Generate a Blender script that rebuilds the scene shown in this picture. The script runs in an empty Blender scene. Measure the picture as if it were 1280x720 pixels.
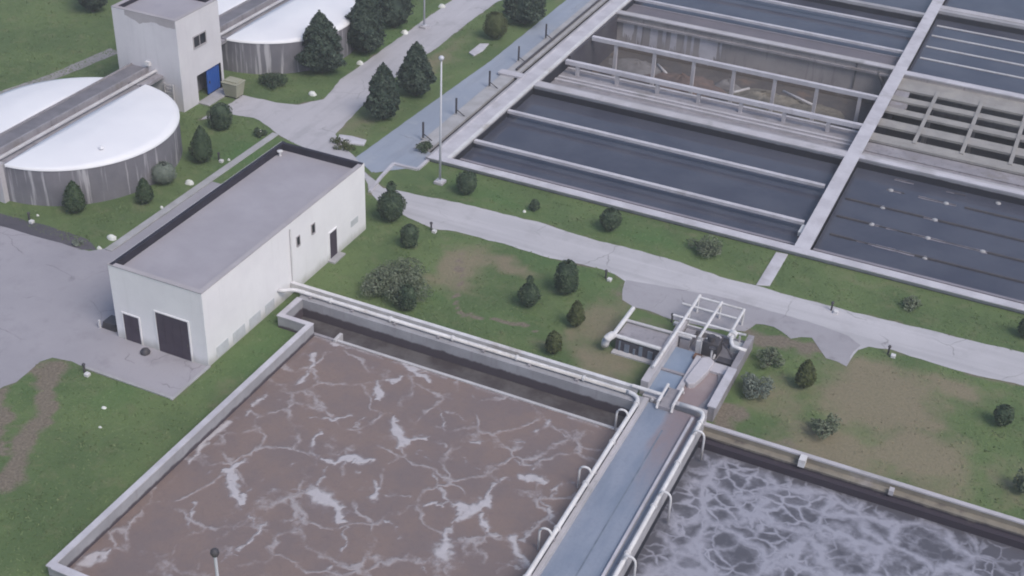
import bpy, math, random
import numpy as np
from mathutils import Vector, Matrix

random.seed(7)
RNG = np.random.default_rng(7)
SC = bpy.context.scene
COL = SC.collection
HAZE = .00075

# ------------------------------------------------------------------ numpy value noise
def _hash(ix, iy, s):
    h = (ix * 374761393 + iy * 668265263 + s * 1442695041) & 0xffffffff
    h = ((h ^ (h >> 13)) * 1274126177) & 0xffffffff
    return ((h ^ (h >> 16)) & 0xffff) / 65535.0

def vnoise(x, y, s=0):
    x = np.asarray(x, float); y = np.asarray(y, float)
    ix = np.floor(x).astype(np.int64); iy = np.floor(y).astype(np.int64)
    fx = x - ix; fy = y - iy
    fx = fx * fx * (3 - 2 * fx); fy = fy * fy * (3 - 2 * fy)
    a = _hash(ix, iy, s); b = _hash(ix + 1, iy, s); c = _hash(ix, iy + 1, s); d = _hash(ix + 1, iy + 1, s)
    return (a * (1 - fx) + b * fx) * (1 - fy) + (c * (1 - fx) + d * fx) * fy

def fbm(x, y, s=0, o=4):
    v = 0; a = .5; t = 0
    for i in range(o):
        v = v + a * vnoise(np.asarray(x) * 2 ** i, np.asarray(y) * 2 ** i, s + i * 17); t += a; a *= .5
    return v / t

def in_poly(px, py, poly):
    px = np.asarray(px); py = np.asarray(py)
    r = np.zeros(px.shape, bool); n = len(poly)
    for i in range(n):
        x0, y0 = poly[i][:2]; x1, y1 = poly[(i + 1) % n][:2]
        if y0 == y1: continue
        c = ((y0 > py) != (y1 > py)) & (px < (x1 - x0) * (py - y0) / (y1 - y0) + x0)
        r ^= c
    return r

def seg_dist(px, py, line):
    """distance to a polyline, and the width interpolated along it"""
    best = np.full(px.shape, 1e9); w = np.zeros(px.shape)
    for a, b in zip(line[:-1], line[1:]):
        dx, dy = b[0] - a[0], b[1] - a[1]; L = dx * dx + dy * dy + 1e-9
        t = np.clip(((px - a[0]) * dx + (py - a[1]) * dy) / L, 0, 1)
        d = np.hypot(px - a[0] - t * dx, py - a[1] - t * dy)
        ww = a[2] + t * (b[2] - a[2])
        m = d / np.maximum(ww, .01) < best / np.maximum(w, .01)
        m |= best > 1e8
        best = np.where(m, d, best); w = np.where(m, ww, w)
    return best, w

# ------------------------------------------------------------------ object helpers
def tag(o, label=None, cat=None, group=None, kind=None):
    if label: o['label'] = label
    if cat: o['category'] = cat
    if group: o['group'] = group
    if kind: o['kind'] = kind
    return o

def thing(name, loc, label, cat, group=None):
    o = bpy.data.objects.new(name, None); COL.objects.link(o)
    o.location = loc; o.empty_display_size = .3
    return tag(o, label, cat, group)

def rootloc(p):
    v = Vector((0, 0, 0))
    while p is not None:
        v += Vector(p.location); p = p.parent
    return v

def link(name, me, parent=None):
    o = bpy.data.objects.new(name, me); COL.objects.link(o)
    if parent is not None: o.parent = parent
    return o

class MB:
    """collects shapes given in world coordinates; build() makes ONE mesh object of them"""
    def __init__(s): s.v = []; s.f = []
    def quad(s, a, b, c, d):
        n = len(s.v); s.v += [a, b, c, d]; s.f.append((n, n + 1, n + 2, n + 3)); return s
    def box(s, x0, x1, y0, y1, z0, z1):
        n = len(s.v)
        s.v += [(x0, y0, z0), (x1, y0, z0), (x1, y1, z0), (x0, y1, z0), (x0, y0, z1), (x1, y0, z1), (x1, y1, z1), (x0, y1, z1)]
        s.f += [tuple(n + i for i in q) for q in ((0, 3, 2, 1), (4, 5, 6, 7), (0, 1, 5, 4), (1, 2, 6, 5), (2, 3, 7, 6), (3, 0, 4, 7))]
        return s
    def prism(s, poly, z0, z1):
        a = sum(poly[i][0] * poly[(i + 1) % len(poly)][1] - poly[(i + 1) % len(poly)][0] * poly[i][1] for i in range(len(poly)))
        if a < 0: poly = poly[::-1]
        n = len(s.v); k = len(poly)
        s.v += [(p[0], p[1], z0) for p in poly] + [(p[0], p[1], z1) for p in poly]
        s.f.append(tuple(n + i for i in reversed(range(k)))); s.f.append(tuple(n + k + i for i in range(k)))
        for i in range(k):
            j = (i + 1) % k; s.f.append((n + i, n + j, n + k + j, n + k + i))
        return s
    def sheet(s, poly, z):
        a = sum(poly[i][0] * poly[(i + 1) % len(poly)][1] - poly[(i + 1) % len(poly)][0] * poly[i][1] for i in range(len(poly)))
        if a < 0: poly = poly[::-1]
        n = len(s.v); s.v += [(p[0], p[1], z) for p in poly]; s.f.append(tuple(range(n, n + len(poly)))); return s
    def tube(s, pts, r, n=10, r1=None):
        pts = [Vector(p) for p in pts]; m = len(pts); rings = []
        for i, p in enumerate(pts):
            t = (pts[min(i + 1, m - 1)] - pts[max(i - 1, 0)]).normalized()
            up = Vector((0, 0, 1)) if abs(t.z) < .9 else Vector((1, 0, 0))
            a = t.cross(up).normalized(); b = a.cross(t)
            rr = r if r1 is None else r + (r1 - r) * i / (m - 1)
            k = len(s.v)
            s.v += [tuple(p + (a * math.cos(q) + b * math.sin(q)) * rr) for q in (2 * math.pi * j / n for j in range(n))]
            rings.append(k)
        for k0, k1 in zip(rings[:-1], rings[1:]):
            for j in range(n):
                s.f.append((k0 + j, k0 + (j + 1) % n, k1 + (j + 1) % n, k1 + j))
        s.f.append(tuple(rings[0] + j for j in reversed(range(n)))); s.f.append(tuple(rings[-1] + j for j in range(n)))
        return s
    def lathe(s, c, prof, n=24, a0=0, a1=2 * math.pi):
        full = abs(a1 - a0 - 2 * math.pi) < 1e-6; m = n if full else n + 1; rings = []
        for r, z in prof:
            rings.append(len(s.v))
            for j in range(m):
                q = a0 + (a1 - a0) * j / n
                s.v.append((c[0] + r * math.cos(q), c[1] + r * math.sin(q), c[2] + z))
        for k0, k1 in zip(rings[:-1], rings[1:]):
            for j in range(n):
                s.f.append((k0 + j, k0 + (j + 1) % m, k1 + (j + 1) % m, k1 + j))
        return s
    def build(s, name, mat, parent=None, smooth=False, bevel=0):
        off = rootloc(parent); me = bpy.data.meshes.new(name)
        me.from_pydata([(a[0] - off.x, a[1] - off.y, a[2] - off.z) for a in s.v], [], s.f)
        me.validate(); me.update()
        me.materials.append(mat)
        if smooth:
            me.polygons.foreach_set('use_smooth', [True] * len(me.polygons))
        o = link(name, me, parent)
        if bevel:
            b = o.modifiers.new('bevel', 'BEVEL'); b.width = bevel; b.segments = 2; b.limit_method = 'ANGLE'
        return o

def arc(p0, p1, p2, n=6):
    """rounded corner: quadratic curve"""
    p0, p1, p2 = Vector(p0), Vector(p1), Vector(p2)
    return [tuple(p0 * (1 - t) ** 2 + p1 * 2 * t * (1 - t) + p2 * t * t) for t in (i / n for i in range(n + 1))]

def copy_tree(o, parent=None, loc=None):
    c = o.copy(); COL.objects.link(c)
    if parent is not None: c.parent = parent
    if loc is not None: c.location = loc
    for ch in list(o.children): copy_tree(ch, c)
    return c

# ------------------------------------------------------------------ materials
def newmat(name):
    m = bpy.data.materials.new(name); m.use_nodes = True
    nt = m.node_tree; b = nt.nodes['Principled BSDF']
    return m, nt, b

def N(nt, t, **kw):
    n = nt.nodes.new(t)
    for k, v in kw.items():
        if k in n.inputs: n.inputs[k].default_value = v
        else: setattr(n, k, v)
    return n

def L(nt, a, b): nt.links.new(a, b)

def pos(nt, sx=1, sy=1, sz=1):
    g = N(nt, 'ShaderNodeNewGeometry'); m = N(nt, 'ShaderNodeMapping'); m.inputs['Scale'].default_value = (sx, sy, sz)
    L(nt, g.outputs['Position'], m.inputs['Vector']); return m.outputs['Vector']

def noise(nt, vec, scale, detail=5, rough=.6, dist=0):
    n = N(nt, 'ShaderNodeTexNoise'); n.inputs['Scale'].default_value = scale; n.inputs['Detail'].default_value = detail
    n.inputs['Roughness'].default_value = rough; n.inputs['Distortion'].default_value = dist
    L(nt, vec, n.inputs['Vector']); return n.outputs['Fac']

def mrange(nt, v, a, b, c=0., d=1., smooth=True):
    n = N(nt, 'ShaderNodeMapRange'); n.interpolation_type = 'SMOOTHSTEP' if smooth else 'LINEAR'
    for i, q in zip((1, 2, 3, 4), (a, b, c, d)): n.inputs[i].default_value = q
    L(nt, v, n.inputs[0]); return n.outputs[0]

def math_(nt, op, a, b=None):
    n = N(nt, 'ShaderNodeMath'); n.operation = op
    for i, q in enumerate((a, b)):
        if q is None: continue
        if isinstance(q, (int, float)): n.inputs[i].default_value = q
        else: L(nt, q, n.inputs[i])
    return n.outputs[0]

def mix(nt, fac, a, b):
    n = N(nt, 'ShaderNodeMix'); n.data_type = 'RGBA'
    for sock, q in ((n.inputs[0], fac), (n.inputs[6], a), (n.inputs[7], b)):
        if isinstance(q, (int, float)): sock.default_value = q
        elif isinstance(q, tuple): sock.default_value = (*q[:3], 1)
        else: L(nt, q, sock)
    return n.outputs[2]

def sep(nt, vec):
    n = N(nt, 'ShaderNodeSeparateXYZ'); L(nt, vec, n.inputs[0]); return n.outputs

def bump(nt, b, h, strength=.3, dist=.02):
    n = N(nt, 'ShaderNodeBump'); n.inputs['Strength'].default_value = strength; n.inputs['Distance'].default_value = dist
    L(nt, h, n.inputs['Height']); L(nt, n.outputs[0], b.inputs['Normal'])

def attr(nt, name):
    n = N(nt, 'ShaderNodeAttribute'); n.attribute_name = name; return n.outputs['Fac']

def surf(name, c1, c2, scale=.7, rough=.85, lo=.3, hi=.7, fine=6., fine_amt=.35, bmp=.15, spec=.3,
         streak=None, streak_amt=.5, stain=None, tone_z=None, tone_rng=None, spots=None):
    """weathered plain surface: two tones, fine grain, optional runs down the face and a noise-edged stain"""
    m, nt, b = newmat(name); P = pos(nt)
    col = mix(nt, mrange(nt, noise(nt, P, scale), lo, hi), c1, c2)
    g = noise(nt, P, fine, 6, .7)
    dk = tuple(v * .72 for v in c1)
    col = mix(nt, math_(nt, 'MULTIPLY', mrange(nt, g, .45, .75), fine_amt), col, dk)
    if spots:
        col = mix(nt, math_(nt, 'MULTIPLY', mrange(nt, noise(nt, P, .33, 6, .65), .55, .68), .7), col, spots)
    if streak:
        P2 = pos(nt, 1, 1, .06)
        s = mrange(nt, noise(nt, P2, 2.6, 4, .6), .53, .68)
        col = mix(nt, math_(nt, 'MULTIPLY', s, streak_amt), col, streak)
    if stain:
        z = sep(nt, P)[2]
        zz = math_(nt, 'ADD', z, math_(nt, 'MULTIPLY', math_(nt, 'SUBTRACT', noise(nt, pos(nt, 1, 1, .25), 1.3, 5), .5), tone_rng or .5))
        col = mix(nt, mrange(nt, zz, tone_z[0], tone_z[1], 1, 0), col, stain)
    L(nt, col, b.inputs['Base Color'])
    b.inputs['Roughness'].default_value = rough; b.inputs['Specular IOR Level'].default_value = spec
    if bmp: bump(nt, b, g, bmp, .03)
    return m

PALE = (.50, .475, .50)
M = {}
M['concrete'] = surf('pale_concrete', PALE, (.40, .38, .39), .5, spots=(.30, .29, .29))
M['concrete_old'] = surf('old_concrete', (.33, .31, .33), (.24, .225, .24), .6, streak=(.16, .15, .16), streak_amt=.5, spots=(.2, .18, .17))
M['walkway'] = surf('walkway_concrete', (.56, .54, .57), (.44, .42, .45), .6, spots=(.36, .34, .35), fine_amt=.25)
M['kerb'] = surf('kerb_concrete', (.42, .41, .42), (.33, .32, .32), .8)
M['white_wall'] = surf('white_wall', (.80, .78, .79), (.74, .72, .735), .35, rough=.8, fine_amt=.12, bmp=.06, streak=(.56, .54, .54), streak_amt=.13, stain=(.50, .49, .47), tone_z=(.0, .7), tone_rng=1.0)
M['tower_wall'] = surf('tower_wall', (.66, .635, .655), (.58, .555, .58), .3, rough=.8, fine_amt=.15, bmp=.06, streak=(.46, .44, .46), streak_amt=.18)
M['stain_wall'] = surf('stained_wall', (.42, .39, .40), (.36, .33, .34), .5)
M['roof'] = surf('roof_felt', (.375, .352, .38), (.32, .30, .325), .22, rough=.9, fine_amt=.2, spots=(.31, .295, .33))
M['bitumen'] = surf('bitumen_upstand', (.022, .02, .03), (.035, .03, .045), 1., rough=.6)
M['dark_door'] = surf('dark_door', (.055, .042, .06), (.07, .055, .075), 1.5, rough=.6, fine_amt=.2)
M['grey_panel'] = surf('grey_panel', (.52, .53, .545), (.46, .47, .485), 1.5, rough=.7)
M['blue_paint'] = surf('blue_paint', (.02, .085, .34), (.03, .10, .36), 1., rough=.45, bmp=0, fine_amt=.1)
M['blue_grey'] = surf('blue_grey_steel', (.20, .23, .28), (.14, .165, .21), 2., rough=.6)
M['dark'] = surf('painted_shade', (.02, .02, .026), (.03, .03, .036), 1., bmp=0)  # near-black colour painted in for the shade of unlit depth
M['glass'] = surf('dark_glass', (.018, .02, .028), (.025, .026, .035), 1., rough=.12, bmp=0, spec=.5)
M['dome'] = surf('white_cover', (.80, .79, .80), (.75, .74, .76), .25, rough=.55, fine_amt=.06, bmp=.02)
M['tank_wall'] = surf('streaked_tank_wall', (.20, .19, .21), (.15, .145, .165), .4, streak=(.50, .48, .50), streak_amt=.75, fine_amt=.3)
M['deck'] = surf('catwalk_deck', (.20, .19, .21), (.15, .145, .16), .8, fine=9)
M['pipe'] = surf('white_pipe', (.68, .665, .665), (.56, .545, .545), 1.3, rough=.6, fine_amt=.35, bmp=.05, spec=.3, spots=(.40, .36, .33))
M['pipe_dull'] = surf('dull_pipe', (.52, .505, .51), (.42, .40, .40), .9, rough=.6, fine_amt=.25, bmp=.03)
M['post'] = surf('lamp_post_paint', (.56, .56, .60), (.50, .50, .54), .6, rough=.5, fine_amt=.1, bmp=0)
M['dark_metal'] = surf('dark_metal', (.05, .048, .058), (.08, .072, .075), 3., rough=.55)
M['rust'] = surf('rusty_metal', (.22, .12, .075), (.13, .08, .06), 2., rough=.85)
M['stone'] = surf('white_stone', (.74, .74, .70), (.58, .58, .53), 3., fine=10, bmp=.4)
M['yellow'] = surf('yellow_plastic', (.34, .335, .25), (.29, .285, .22), 1., rough=.6)
M['bark'] = surf('bark', (.10, .075, .055), (.06, .045, .035), 4., fine=14, bmp=.5)
M['basin_wall'] = surf('basin_wall', (.40, .385, .40), (.30, .29, .305), .5, stain=(.022, .022, .032), tone_z=(-.02, .10), tone_rng=.12)  # much darker below a ragged line just under the wall top
M['aer_wall'] = surf('aeration_wall', (.36, .355, .375), (.28, .275, .29), .6, stain=(.075, .06, .07), tone_z=(.10, .26), tone_rng=.35, streak=(.26, .24, .25), streak_amt=.45)
M['aer_wall_mossy'] = surf('mossy_wall', (.26, .235, .19), (.20, .175, .14), .7, stain=(.045, .036, .048), tone_z=(-.08, .12), tone_rng=.4, spots=(.34, .31, .30))
M['dry_wall'] = surf('dry_basin_wall', (.36, .33, .325), (.28, .257, .255), .35, streak=(.17, .155, .16), streak_amt=.5, stain=(.15, .125, .11), tone_z=(-3.2, -2.2), tone_rng=1.2)
M['dry_floor'] = surf('dry_basin_floor', (.085, .08, .084), (.12, .108, .103), .5, fine=3, fine_amt=.7, spots=(.19, .14, .115))
M['grid'] = surf('grid_concrete', (.34, .32, .30), (.27, .255, .24), .6, spots=(.36, .335, .30), streak=(.2, .185, .18), streak_amt=.3)
M['dark_lining'] = surf('dark_lining_concrete', (.06, .055, .07), (.085, .08, .09), .5)
M['launder'] = surf('launder_bed', (.17, .155, .175), (.14, .13, .15), .5)
M['launder_lip'] = surf('launder_lip', (.27, .25, .28), (.22, .205, .23), .5)
M['algae'] = surf('algae_concrete', (.16, .155, .155), (.11, .105, .115), .7)

def road_mat(name, c1, c2, patch, rough=.9, track=None):
    m, nt, b = newmat(name); P = pos(nt)
    big = noise(nt, P, .09, 5, .6); mid = noise(nt, P, .6, 6, .65); fin = noise(nt, P, 7., 5, .7)
    col = mix(nt, mrange(nt, big, .35, .65), c1, c2)
    col = mix(nt, math_(nt, 'MULTIPLY', mrange(nt, mid, .5, .72), .6), col, patch)
    if track:                                                       # worn wheel tracks along the way
        tr = noise(nt, pos(nt, *track), 1., 4, .55)
        col = mix(nt, math_(nt, 'MULTIPLY', mrange(nt, tr, .48, .66), .5), col, tuple(v * .8 for v in c2))
        col = mix(nt, math_(nt, 'MULTIPLY', mrange(nt, tr, .44, .32), .35), col, tuple(min(1, v * 1.12) for v in c1))
    wv = N(nt, 'ShaderNodeVectorMath'); wv.operation = 'ADD'
    nn = N(nt, 'ShaderNodeTexNoise'); nn.inputs['Scale'].default_value = .8; nn.inputs['Detail'].default_value = 6; L(nt, P, nn.inputs['Vector'])
    L(nt, P, wv.inputs[0]); L(nt, nn.outputs['Color'], wv.inputs[1])
    v = N(nt, 'ShaderNodeTexVoronoi'); v.feature = 'DISTANCE_TO_EDGE'; v.inputs['Scale'].default_value = .26; L(nt, wv.outputs[0], v.inputs['Vector'])
    crack = math_(nt, 'MULTIPLY', mrange(nt, v.outputs['Distance'], 0., .012, 1, 0), mrange(nt, noise(nt, P, .22, 3), .48, .6))
    col = mix(nt, math_(nt, 'MULTIPLY', crack, .55), col, (.12, .115, .11))
    spot = mrange(nt, noise(nt, P, .42, 3, .5), .66, .74)
    col = mix(nt, math_(nt, 'MULTIPLY', spot, .45), col, tuple(v_ * .6 for v_ in c2))
    col = mix(nt, math_(nt, 'MULTIPLY', mrange(nt, fin, .5, .8), .3), col, tuple(v_ * .65 for v_ in c2))
    L(nt, col, b.inputs['Base Color']); b.inputs['Roughness'].default_value = rough
    b.inputs['Specular IOR Level'].default_value = .25
    bump(nt, b, fin, .25, .02); return m
M['path'] = road_mat('path_concrete', (.50, .48, .495), (.44, .425, .44), (.37, .355, .365), track=(.05, 1.1, 1))
M['road'] = road_mat('road_concrete', (.47, .45, .47), (.41, .395, .415), (.35, .335, .35), track=(.9, .12, 1))
M['yard'] = road_mat('yard_concrete', (.355, .335, .36), (.30, .285, .31), (.26, .245, .265))
M['apron'] = road_mat('grey_apron', (.36, .345, .365), (.30, .285, .305), (.24, .225, .235))  # apron tone a step darker than the path
M['lane'] = road_mat('blue_grey_lane', (.27, .305, .37), (.31, .34, .40), (.36, .38, .42), .7, track=(.9, .1, 1))
M['footpath'] = road_mat('footpath', (.33, .31, .31), (.28, .265, .26), (.24, .22, .21))
M['gutter'] = road_mat('dark_rough', (.085, .08, .095), (.11, .10, .115), (.06, .058, .065))  # dark tone for the lawn edge strip and trough front

def ground_mat(name, blade=False):
    m, nt, b = newmat(name); P = pos(nt)
    big = noise(nt, P, .16, 7, .66); mid = noise(nt, P, .75, 6, .7); fin = noise(nt, P, 6., 5, .75)
    g1, g2, g3 = (.094, .140, .058), (.128, .178, .072), (.175, .185, .098)
    col = mix(nt, mrange(nt, big, .38, .62), g1, g2)
    col = mix(nt, math_(nt, 'MULTIPLY', mrange(nt, mid, .5, .7), .6), col, g3)
    col = mix(nt, math_(nt, 'MULTIPLY', mrange(nt, fin, .45, .7), .14), col, (.055, .075, .036))
    lush = attr(nt, 'lush'); col = mix(nt, lush, col, mix(nt, mid, (.070, .142, .050), (.10, .175, .062)))
    dry = mrange(nt, math_(nt, 'ADD', attr(nt, 'dry'), math_(nt, 'MULTIPLY', math_(nt, 'SUBTRACT', mid, .5), .55)), .2, .75)
    col = mix(nt, math_(nt, 'MULTIPLY', dry, .85), col, mix(nt, mrange(nt, fin, .35, .7), (.26, .212, .15), (.20, .17, .115)))
    soil = mrange(nt, math_(nt, 'ADD', attr(nt, 'soil'), math_(nt, 'MULTIPLY', math_(nt, 'SUBTRACT', mid, .5), .6)), .3, .7)
    col = mix(nt, math_(nt, 'MULTIPLY', soil, .9), col, mix(nt, mrange(nt, fin, .35, .7), (.15, .12, .098), (.25, .205, .165)))
    if blade: col = mix(nt, math_(nt, 'MULTIPLY', attr(nt, 'tone'), .55), col, (.20, .24, .12))
    L(nt, col, b.inputs['Base Color']); b.inputs['Roughness'].default_value = .95
    b.inputs['Specular IOR Level'].default_value = .15
    if not blade: bump(nt, b, math_(nt, 'ADD', fin, mid), .6, .08)
    return m
M['ground'] = ground_mat('grass_ground'); M['blade'] = ground_mat('grass_blades', True)

def leaf_mat(name, dark, light, tip):
    m, nt, b = newmat(name); P = pos(nt)
    t = attr(nt, 'tone'); n = noise(nt, P, 2.2, 4)
    col = mix(nt, mrange(nt, n, .35, .65), dark, light)
    col = mix(nt, math_(nt, 'MULTIPLY', mrange(nt, t, .55, 1.), .8), col, tip)
    L(nt, col, b.inputs['Base Color']); b.inputs['Roughness'].default_value = .7; b.inputs['Specular IOR Level'].default_value = .25
    return m
LEAF = dict(
    conifer=leaf_mat('conifer_leaves', (.028, .045, .034), (.052, .077, .053), (.09, .118, .085)),
    dark=leaf_mat('dark_leaves', (.028, .048, .028), (.056, .084, .046), (.10, .13, .074)),
    olive=leaf_mat('olive_leaves', (.045, .058, .022), (.07, .085, .032), (.11, .12, .05)),
    green=leaf_mat('green_leaves', (.030, .052, .026), (.046, .072, .034), (.075, .10, .05)),
    grey=leaf_mat('grey_leaves', (.10, .13, .08), (.14, .165, .105), (.21, .23, .165)),
    pale=leaf_mat('pale_leaves', (.125, .15, .12), (.16, .185, .15), (.21, .235, .195)))

def water_mat(name, c1, c2, rough=.06, bmp=.04, scale=.25, spec=.5):
    m, nt, b = newmat(name); P = pos(nt)
    col = mix(nt, mrange(nt, noise(nt, P, scale, 4), .35, .65), c1, c2)
    L(nt, col, b.inputs['Base Color']); b.inputs['Roughness'].default_value = rough; b.inputs['IOR'].default_value = 1.33
    b.inputs['Specular IOR Level'].default_value = spec
    bump(nt, b, noise(nt, P, 2.5, 4), bmp, .05); return m
M['water'] = water_mat('basin_water', (.056, .060, .084), (.076, .080, .104), .06, .09)
M['water_dark'] = water_mat('channel_liquid', (.07, .06, .062), (.125, .115, .115), .2, scale=.6)
M['blue_water'] = water_mat('blue_water', (.20, .25, .33), (.26, .31, .39), .15)
M['brown_water'] = water_mat('brown_water', (.26, .20, .20), (.33, .27, .265), .3)

def sludge_mat():
    m, nt, b = newmat('brown_sludge'); P = pos(nt)
    mid = noise(nt, P, .35, 6, .65); fin = noise(nt, P, 3.5, 6, .7)
    col = mix(nt, mrange(nt, mid, .35, .65), (.222, .165, .145), (.19, .149, .142))
    col = mix(nt, math_(nt, 'MULTIPLY', mrange(nt, fin, .5, .75), .25), col, (.13, .095, .1))
    # thin web of scum cracks
    w = N(nt, 'ShaderNodeVectorMath'); w.operation = 'ADD'
    nn = N(nt, 'ShaderNodeTexNoise'); nn.inputs['Scale'].default_value = .55; nn.inputs['Detail'].default_value = 5
    L(nt, P, nn.inputs['Vector'])
    sc = N(nt, 'ShaderNodeVectorMath'); sc.operation = 'SCALE'; sc.inputs['Scale'].default_value = 2.2
    L(nt, nn.outputs['Color'], sc.inputs[0]); L(nt, P, w.inputs[0]); L(nt, sc.outputs[0], w.inputs[1])
    v = N(nt, 'ShaderNodeTexVoronoi'); v.feature = 'DISTANCE_TO_EDGE'; v.inputs['Scale'].default_value = .36; L(nt, w.outputs[0], v.inputs['Vector'])
    web = math_(nt, 'MULTIPLY', mrange(nt, math_(nt, 'ADD', v.outputs['Distance'], math_(nt, 'MULTIPLY', math_(nt, 'SUBTRACT', noise(nt, P, 3.5, 6, .75), .5), .12)), .0, .065, 1, 0), mrange(nt, noise(nt, P, .38, 6, .7), .42, .60))
    f = math_(nt, 'ADD', attr(nt, 'foam'), math_(nt, 'MULTIPLY', math_(nt, 'SUBTRACT', noise(nt, P, 2.0, 9, .8), .5), 1.05))
    foam = mrange(nt, f, .36, .84)
    pale = math_(nt, 'MAXIMUM', foam, math_(nt, 'MULTIPLY', web, .62))
    halo = math_(nt, 'MULTIPLY', mrange(nt, f, .1, .5), .22)
    col = mix(nt, halo, col, (.32, .29, .31))
    col = mix(nt, math_(nt, 'MULTIPLY', pale, .9), col, mix(nt, fin, (.37, .345, .36), (.60, .565, .575)))
    L(nt, col, b.inputs['Base Color'])
    b.inputs['Roughness'].default_value = .45; b.inputs['Specular IOR Level'].default_value = .3
    bump(nt, b, math_(nt, 'ADD', math_(nt, 'MULTIPLY', pale, 2.), fin), .5, .06); return m
M['sludge'] = sludge_mat()

def froth_mat():
    m, nt, b = newmat('grey_froth'); P = pos(nt)
    nn = N(nt, 'ShaderNodeTexNoise'); nn.inputs['Scale'].default_value = .5; nn.inputs['Detail'].default_value = 3
    L(nt, P, nn.inputs['Vector'])
    sc = N(nt, 'ShaderNodeVectorMath'); sc.operation = 'SCALE'; sc.inputs['Scale'].default_value = 2.2
    L(nt, nn.outputs['Color'], sc.inputs[0])
    w = N(nt, 'ShaderNodeVectorMath'); w.operation = 'ADD'; L(nt, P, w.inputs[0]); L(nt, sc.outputs[0], w.inputs[1])
    def vor(scale, a, b_):
        v = N(nt, 'ShaderNodeTexVoronoi'); v.feature = 'DISTANCE_TO_EDGE'; v.inputs['Scale'].default_value = scale
        L(nt, w.outputs[0], v.inputs['Vector']); return mrange(nt, v.outputs['Distance'], a, b_, 1, 0)
    mid = noise(nt, P, .22, 4, .6); fin = noise(nt, P, 3.2, 7, .72); md2 = noise(nt, P, .7, 5, .65)
    big = math_(nt, 'POWER', vor(.40, -.01, .27), 2.0); small = math_(nt, 'POWER', vor(1.0, -.01, .26), 2.0)
    f = math_(nt, 'MAXIMUM', big, math_(nt, 'MULTIPLY', small, mrange(nt, mid, .36, .54, .3, 1.)))
    f = math_(nt, 'ADD', math_(nt, 'MULTIPLY', f, .8), mrange(nt, md2, .3, .74, -.06, .32))
    f = math_(nt, 'ADD', f, math_(nt, 'MULTIPLY', math_(nt, 'SUBTRACT', fin, .5), .8))
    f = math_(nt, 'SUBTRACT', f, math_(nt, 'MULTIPLY', attr(nt, 'calm'), .9))
    f = mrange(nt, f, .06, .86, smooth=False)
    col = mix(nt, mid, (.080, .079, .096), (.112, .108, .122))
    col = mix(nt, f, col, mix(nt, fin, (.27, .267, .31), (.375, .37, .42)))
    L(nt, col, b.inputs['Base Color']); b.inputs['Roughness'].default_value = .4; b.inputs['Specular IOR Level'].default_value = .35
    bump(nt, b, f, .35, .06); return m
M['froth'] = froth_mat()

def bridge_mat():
    m, nt, b = newmat('bridge_deck'); P = pos(nt); x, y, z = sep(nt, P)
    n = noise(nt, pos(nt, 1, .25, 1), 1.2, 5, .6)
    col = mix(nt, mrange(nt, n, .35, .65), (.195, .23, .295), (.25, .28, .345))
    br = math_(nt, 'MULTIPLY', math_(nt, 'MULTIPLY', mrange(nt, math_(nt, 'ADD', y, math_(nt, 'MULTIPLY', n, 8)), 51., 59.), .85), mrange(nt, math_(nt, 'ADD', x, math_(nt, 'MULTIPLY', math_(nt, 'SUBTRACT', n, .5), 2.)), -14.7, -13.8))
    col = mix(nt, br, col, (.245, .185, .185))
    pn = math_(nt, 'MULTIPLY', mrange(nt, noise(nt, P, 5, 6, .7), .45, .75), .3)
    col = mix(nt, pn, col, (.15, .165, .21))
    L(nt, col, b.inputs['Base Color']); b.inputs['Roughness'].default_value = .45; return m
M['bridge_deck'] = bridge_mat()

# ------------------------------------------------------------------ surveyed outlines (ground metres)
PATH_UP = [(-43.78,72.65),(-41.01,71.04),(-38.60,71.32),(-35.93,71.63),(-32.61,71.80),(-29.04,71.91),(-25.39,71.61),(-22.01,71.72),(-19.20,71.66),(-16.33,71.23),(-13.96,71.33),(-11.06,71.21),(-7.68,71.30),(-3.62,71.50),(-0.27,71.57),(2.51,71.84)]
PATH_LO = [(2.91,68.39),(0.92,68.11),(-1.03,68.04),(-3.01,68.15),(-4.73,68.24),(-6.07,67.99),(-6.58,67.25),(-6.66,66.11),(-6.77,65.34),(-7.35,65.57),(-8.02,65.57),(-8.64,66.34),(-9.35,67.27),(-9.90,67.07),(-10.41,66.60),(-11.07,67.02),(-11.69,67.26),(-12.28,67.23),(-12.74,67.08),(-13.18,65.98),(-14.74,65.33),(-16.96,65.10),(-18.56,65.23),(-20.07,65.32),(-20.90,65.68),(-21.37,66.78),(-21.61,67.71),(-22.37,68.26),(-23.41,68.36),(-25.17,68.28),(-26.96,68.09),(-29.71,68.19),(-32.07,68.18),(-33.80,68.07),(-35.31,67.72),(-36.95,68.03),(-38.67,68.57),(-40.02,68.84),(-41.61,70.05)]
PATH = PATH_UP + [(80, 72.3), (80, 69.2)] + PATH_LO
APRON = [(-21.59,67.93),(-18.13,68.53),(-15.37,68.98),(-12.50,68.90),(-9.45,68.85),(-7.39,68.51),(-6.52,67.85),(-6.76,66.98),(-6.77,65.34),(-7.35,65.57),(-8.02,65.57),(-8.64,66.34),(-9.35,67.27),(-9.90,67.07),(-10.41,66.60),(-11.07,67.02),(-11.69,67.26),(-12.28,67.23),(-12.74,67.08),(-13.18,65.98),(-14.74,65.33),(-16.96,65.10),(-18.56,65.23),(-20.07,65.32),(-20.90,65.68),(-21.37,66.78)]
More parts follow.
